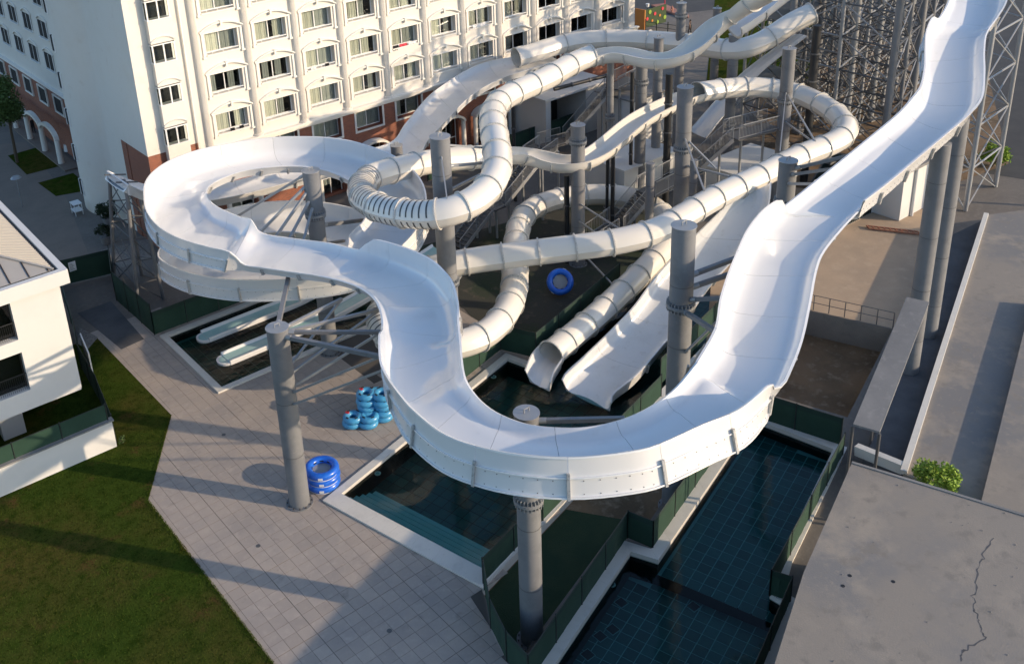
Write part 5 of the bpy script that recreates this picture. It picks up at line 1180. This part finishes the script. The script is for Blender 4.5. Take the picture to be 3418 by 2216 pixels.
def tree(name, label, x, y, h, rad, leafm, seed, n=5200, size=.13, trunk=.16, cat='tree'):
    t = thing(name, (x, y, 0), label, cat); g = random.Random(seed); b = MB(); b.cyl((x, y, 0), (x + .1, y, h * .55), trunk, 10, trunk * .6)
    for _ in range(7):
        a = g.uniform(0, 6.28); b.cyl((x + .1, y, h * g.uniform(.35, .55)), (x + math.cos(a) * rad * .6, y + math.sin(a) * rad * .6, h * g.uniform(.65, .9)), trunk * .4, 6, trunk * .12)
    b.build('trunk', 'bark', t); m_ = MB(); crown(m_, (x, y, h * .72), rad, n, size, seed, blobs=16, flat=h * .33 / rad); m_.build('crown', leafm, t)
    return t
tree('tree', 'leafy green tree at the left edge before the hotel wing', 21.06, 93.37, 8.3, 2.5, 'leaf', 4, n=9500, size=.15)
tree('dark_tree', 'dark tree at the right edge beside the lattice frame', 74.5, 27.0, 13.5, 1.5, 'leaf_dark', 6, n=3000, size=.2)
def shrub(name, label, x, y, z, rad, leafm, seed, n=900, size=.09, pot=False, flat=.8):
    t = thing(name, (x, y, z), label, 'shrub'); b = MB(); g = random.Random(seed)
    for _ in range(6): a = g.uniform(0, 6.28); b.cyl((x, y, z), (x + math.cos(a) * rad * .5, y + math.sin(a) * rad * .5, z + rad * 1.1), .03, 5, .01)
    b.build('stems', 'bark', t); m_ = MB(); crown(m_, (x, y, z + rad * .85 + (.5 if pot else 0)), rad, n, size, seed, blobs=10, flat=flat); m_.build('foliage', leafm, t)
    if pot: MB().cyl((x, y, z), (x, y, z + .6), .32, 14, .42).build('pot', 'concrete_grey', t)
    return t
shrub('roof_shrub', 'bright green shrub growing at the edge of the concrete roof', *(38.49, 17.064, 1.4), .75, 'leaf_bright', 21, n=1500, size=.075)
shrub('roof_shrub', 'upright bright green sprout on the concrete roof beside the wider shrub', *(38.908, 16.329, 1.4), .75, 'leaf_bright', 23, n=1500, size=.075, flat=1.3)
shrub('potted_plant', 'dark bushy potted plant against the rounded hotel tower', 22.3, 73.6, 0, .95, 'leaf_dark', 25, n=1800, pot=True)
shrub('potted_plant', 'dark potted plant next to the steel trestle', 20.9, 70.4, 0, .7, 'leaf_dark', 26, n=1000, pot=True)
shrub('verge_bush', 'yellow green bush in the strip beside the lane at the right', *(78.338, 33.478, 0.0), 1.3, 'leaf_bright', 27, n=1500, size=.14)
shrub('verge_bush', 'low green bush by the gable corner of the villa', 13.6, 67.5, 0, .8, 'leaf_dark', 28, n=900)
shrub('verge_bush', 'small green weeds at the corner of the white garden wall', 12.45, 45.9, 0, .3, 'leaf', 29, n=260, size=.06)

# ------------------------------------------------------------------ street corner at the top: car, island, people
def make_car(label, paint, x, y, rot):
    car = thing('parked_car', (0, 0, 0), label, 'car', 'cars parked along the street')
    prof = [(-2.2, .45), (-2.15, .85), (-1.4, .95), (-.75, 1.38), (.55, 1.42), (1.25, 1.0), (2.1, .88), (2.22, .5), (2.1, .28), (-2.1, .28)]
    b = MB(); rings = []
    for yy, s, dz in ((-.84, .97, 0), (-.80, 1, 0), (-.55, 1, .02), (.55, 1, .02), (.80, 1, 0), (.84, .97, 0)):
        rings.append([(p[0] * s, yy * (.86 if p[1] > 1.1 else 1), p[1] * (1 if p[1] < 1.1 else 1) + dz) for p in prof])
    b.loft(rings); b.build('body', paint, car, smooth=True)
    MB().add([(-1.32, -.70, .99), (-.78, -.66, 1.385), (-.78, .66, 1.385), (-1.32, .70, .99)], [(0, 1, 2, 3)]).build('rear_window', 'car_glass', car); MB().add([(.60, -.66, 1.43), (1.18, -.70, 1.05), (1.18, .70, 1.05), (.60, .66, 1.43)], [(0, 1, 2, 3)]).build('windscreen', 'car_glass', car)
    for s in (-1, 1):
        MB().add([(-1.1, s * .79, .98), (-.66, s * .735, 1.33), (.5, s * .735, 1.37), (1.05, s * .79, 1.02)], [(0, 1, 2, 3)]).build('side_window', 'car_glass', car)
        MB().box(-2.235, -2.17, s * .62 - .15, s * .62 + .15, .62, .78).build('tail_lamp', 'tail_red', car)
        for x in (-1.35, 1.35):
            wl = MB().cyl((x, s * .66, .31), (x, s * .87, .31), .31, 18).build('wheel', 'tyre', car); MB().cyl((x, s * .865, .31), (x, s * .885, .31), .19, 14).build('rim', 'chrome', wl)
    MB().box(-2.23, -2.21, -.26, .26, .48, .6).build('number_plate', 'paint_white', car)
    car.location = (x, y, 0); car.rotation_euler = (0, 0, rot); return car
make_car('dark brown-grey sedan parked at the top by the street', 'car_paint', *(102.03, 88.489), R(152))
make_car('white car parked at the right behind the lattice frame', 'paint_white', *(106.667, 46.48), R(100))
isl = thing('traffic_island', (102.226, 85.229, 0.0), 'faded red kerbed traffic island at the street corner', 'kerb'); p, q = Vector((102.569, 87.799, 0.0)), Vector((100.206, 81.343, 0.0)); d = (q - p).normalized(); nr = Vector((-d.y, d.x, 0)) * .9
MB().prism([(p + nr)[:2], (p - nr)[:2], (q - nr * .6)[:2], (q + d * .8)[:2], (q + nr * .6)[:2]], 0, .22).build('kerb_body', 'kerb_red', isl)
for (x, y), lab in (((103.139, 87.069), 'slim red marker post on the traffic island nearest the car'), ((101.666, 83.027), 'slim red marker post at the tip of the traffic island')):
    t = thing('marker_post', (x, y, .22), lab, 'post'); strut('post', (x, y, .22), (x, y, 1.1), .06, 'cloth_red', t); strut('band', (x, y, .8), (x, y, .95), .065, 'paint_white', t)
x, y, _ = (100.572, 83.689, 0.0); t = thing('fire_hydrant', (x, y, 0), 'pale hydrant standing on the traffic island edge', 'hydrant'); b = MB(); b.cyl((x, y, 0), (x, y, .7), .14, 12); b.cyl((x, y, .7), (x, y, .95), .17, 12, .05); b.cyl((x - .25, y, .5), (x + .25, y, .5), .07, 10); b.build('body', 'kerb_red', t)
x, y, _ = (94.471, 82.399, 0.0); t = thing('garden_lamp', (x, y, 0), 'small garden lamp post beside the orange play panel', 'lamp'); strut('post', (x, y, 0), (x, y, 2.2), .04, 'post_dark', t); MB().cyl((x, y, 2.2), (x, y, 2.6), .16, 10, .22).build('lantern', 'frame_white', t)
# colourful play panel and fence beside the hotel end
x, y, _ = (91.9, 81.067, 0.0); pp = thing('play_panel', (x, y, 0), 'orange framed play panel beside the hotel corner', 'panel')
MB().box(x - .1, x + .05, y - .6, y + .9, 0, 2.6).build('side', 'cloth_orange', pp); MB().box(x + .05, x + 4.4, y - .05, y + .05, .2, 2.4).build('backing', 'leaf_dark', pp)
for k in range(9): MB().cyl((x + .5 + .45 * k, y - .12, .5 + (k * 37 % 5) * .38), (x + .5 + .45 * k, y - .06, .5 + (k * 37 % 5) * .38), .16 + .05 * (k % 3), 10).build('decoration', ('cloth_orange', 'cloth_red', 'leaf_bright')[k % 3], pp)
fp = thing('street_fence', (91.27, 77.868, 0.0), 'black post and rail fence behind the upper tube', 'fence'); p, q = Vector((91.337, 79.897, 0.0)), Vector((92.592, 74.236, 0.0))
for k in range(5): c = p.lerp(q, k / 4); strut('post', c, c + Vector((0, 0, 1.7)), .06, 'post_dark', fp)
for z in (.4, .9, 1.4): strut('rail', p + Vector((0, 0, z)), q + Vector((0, 0, z)), .03, 'post_dark', fp)
def person(x, y, rot, label, top, legs, hairm='hair', stride=.16, h=1.74):
    t = thing('person', (0, 0, 0), label, 'person'); k = h / 1.74
    def limb(mb, pts, m): 
        rings = []
        for (px, py, pz, rx, ry) in pts: rings.append([(px + rx * math.cos(2 * math.pi * i / 10), py + ry * math.sin(2 * math.pi * i / 10), pz * k) for i in range(10)])
        mb.loft(rings, m=m)
    b = MB()
    for s, f in ((-1, stride), (1, -stride)):
        limb(b, [(s * .09, f + .10, .0, .045, .05), (s * .09, f + .02, .03, .05, .12), (s * .09, f, .09, .045, .055), (s * .095, f * .8, .28, .058, .062), (s * .095, f * .45 + .02, .50, .058, .062), (s * .10, f * .2, .72, .082, .088), (s * .09, 0, .93, .10, .11)], 1)
        limb(b, [(s * .27, -f * .8 + .05, .74, .03, .045), (s * .265, -f * .7 + .04, .84, .038, .045), (s * .255, -f * .4, 1.08, .042, .045), (s * .225, 0, 1.36, .055, .06), (s * .17, 0, 1.43, .06, .07)], 2 if s else 0)
    limb(b, [(0, 0, .86, .15, .11), (0, 0, .98, .17, .115), (0, 0, 1.12, .15, .105), (0, 0, 1.30, .19, .12), (0, 0, 1.42, .18, .10), (0, 0, 1.46, .08, .075), (0, 0, 1.50, .055, .06)], 0)
    limb(b, [(0, .01, 1.49, .05, .06), (0, .02, 1.53, .07, .085), (0, .02, 1.60, .078, .098), (0, .01, 1.67, .078, .098), (0, 0, 1.73, .05, .065), (0, 0, 1.745, .01, .01)], 2)
    b.build('body', [top, legs, 'skin'], t, smooth=True)
    hb = MB(); limb(hb, [(0, -.03, 1.56, .08, .085), (0, -.02, 1.64, .086, .10), (0, -.01, 1.71, .075, .09), (0, 0, 1.755, .02, .03)], 0); hb.build('hair', hairm, t, smooth=True)
    t.location = (x, y, 0); t.rotation_euler = (0, 0, rot); return t
person(*(94.278, 75.743), .4, 'person in black top with white shoulder strap walking behind the fence', 'cloth_black', 'cloth_black')
person(*(102.582, 71.804), 2.2, 'person in black shirt and shorts walking away at the top', 'cloth_black', 'cloth_black')
person(*(103.426, 71.402), 2.2, 'person in pink top and white shorts walking away at the top', 'cloth_pink', 'cloth_white', stride=.2)
person(*(24.809, 100.248), 2.9, 'person in dark clothes standing by the arcade tables of the hotel', 'cloth_black', 'cloth_black', stride=.05)
for k, (u, v) in enumerate(((100, 300), (128, 318), (112, 282), (160, 355))):
    x, y = ((25.974, 101.178), (26.057, 97.201), (26.274, 106.947), (25.745, 92.565))[k]; t = thing('terrace_table', (x, y, 0), ('white covered terrace table beside the standing person', 'white covered terrace table between the arcade columns', 'white covered terrace table far along the arcade', 'white covered terrace table nearest the rounded tower')[k], 'table', 'terrace tables')
    MB().cyl((x, y, .1), (x, y, .74), .5, 16, .42).build('cloth', 'cloth_white', t, smooth=True); strut('leg', (x, y, 0), (x, y, .2), .05, 'galv', t)
x, y, _ = (21.195, 77.491, 0.0); t = thing('serving_cart', (x, y, 0), 'white two-shelf serving cart standing by the rounded tower', 'cart')
for dx in (-.3, .3):
    for dy in (-.45, .45): strut('leg', (x + dx, y + dy, 0), (x + dx, y + dy, .95), .03, 'paint_white', t)
for z in (.35, .95): MB().box(x - .36, x + .36, y - .5, y + .5, z, z + .05).build('shelf', 'paint_white', t)
x, y, _ = (18.207, 82.421, 0.0); t = thing('lamp_post', (x, y, 0), 'thin garden lamp post beside the shaded path', 'lamp'); strut('post', (x, y, 0), (x, y, 2.6), .035, 'galv', t); MB().cyl((x, y, 2.55), (x, y, 2.7), .45, 16, .3).build('shade', 'galv', t)
# laundry on the balcony rails
for k, r_, dx, wd, hh, mm, lab in ((2, 1, 1.6, .35, .28, 'cloth_black', 'black cloth hung on a window rail, two bays from the stair bay'), (2, 1, .3, .5, .2, 'cloth_white', 'white cloth hung low on the same window rail'), (4, 1, .05, .55, .35, 'cloth_black', 'black cloth at the left end of the laundry rail'), (4, 1, .7, .75, .22, 'cloth_red', 'red and white cloths in the middle of the laundry rail'), (4, 1, 1.6, .8, .2, 'cloth_white', 'white cloth at the right end of the laundry rail'), (0, 0, 1.0, .35, .25, 'cloth_black', 'black cloth on the lowest rail beside the stair bay'), (0, 0, 1.75, .35, .3, 'cloth_black', 'black cloth at the right of the lowest rail beside the stair bay'), (6, 1, .4, 1.5, .2, 'cloth_white', 'pale patterned cloth over a rail in the shaded bays')):
    x, z = XK[k] + dx, ZR[r_] + .2; b = MB(); n = 8; b.loft([[(x + wd * i / n, Y0 + .02 + .02 * math.sin(i * 2), z + .01), (x + wd * i / n, Y0 - .0 - .03 * math.sin(i * 1.7) - .03, z - hh * (1 + .25 * math.sin(i * 2.3)))] for i in range(n + 1)], closed=False)
    tag(b.build('laundry', mm), lab, 'laundry')

# pool lights and deck clutter
for (x, y, z), lab in (((21.522, 35.362, -0.3), 'round white pool light low on the left wall of the splash pool'), ((31.308, 37.917, -0.3), 'round white pool light on the far wall of the splash pool'), ((25.033, 23.008, -0.4), 'round white pool light on the wall of the tiled pool')):
    t = thing('pool_light', (x, y, z), lab, 'light'); MB().loft(torus(x, y, z, .13, .035, 20, 8), caps=False).build('ring', 'paint_white', t, smooth=True); MB().cyl((x, y, z - .03), (x, y, z), .11, 16).build('lens', 'pool_grout', t)
for (x, y), lab in (((14.332, 34.49), 'small round metal floor drain in the open paving'), ((16.13, 26.738), 'small round metal floor drain in the shaded paving'), ((16.901, 43.003), 'small round metal floor drain beside the small pool')):
    t = thing('floor_drain', (x, y, 0), lab, 'drain'); MB().cyl((x, y, -.01), (x, y, .006), .11, 16).build('grate', 'galv_dark', t)
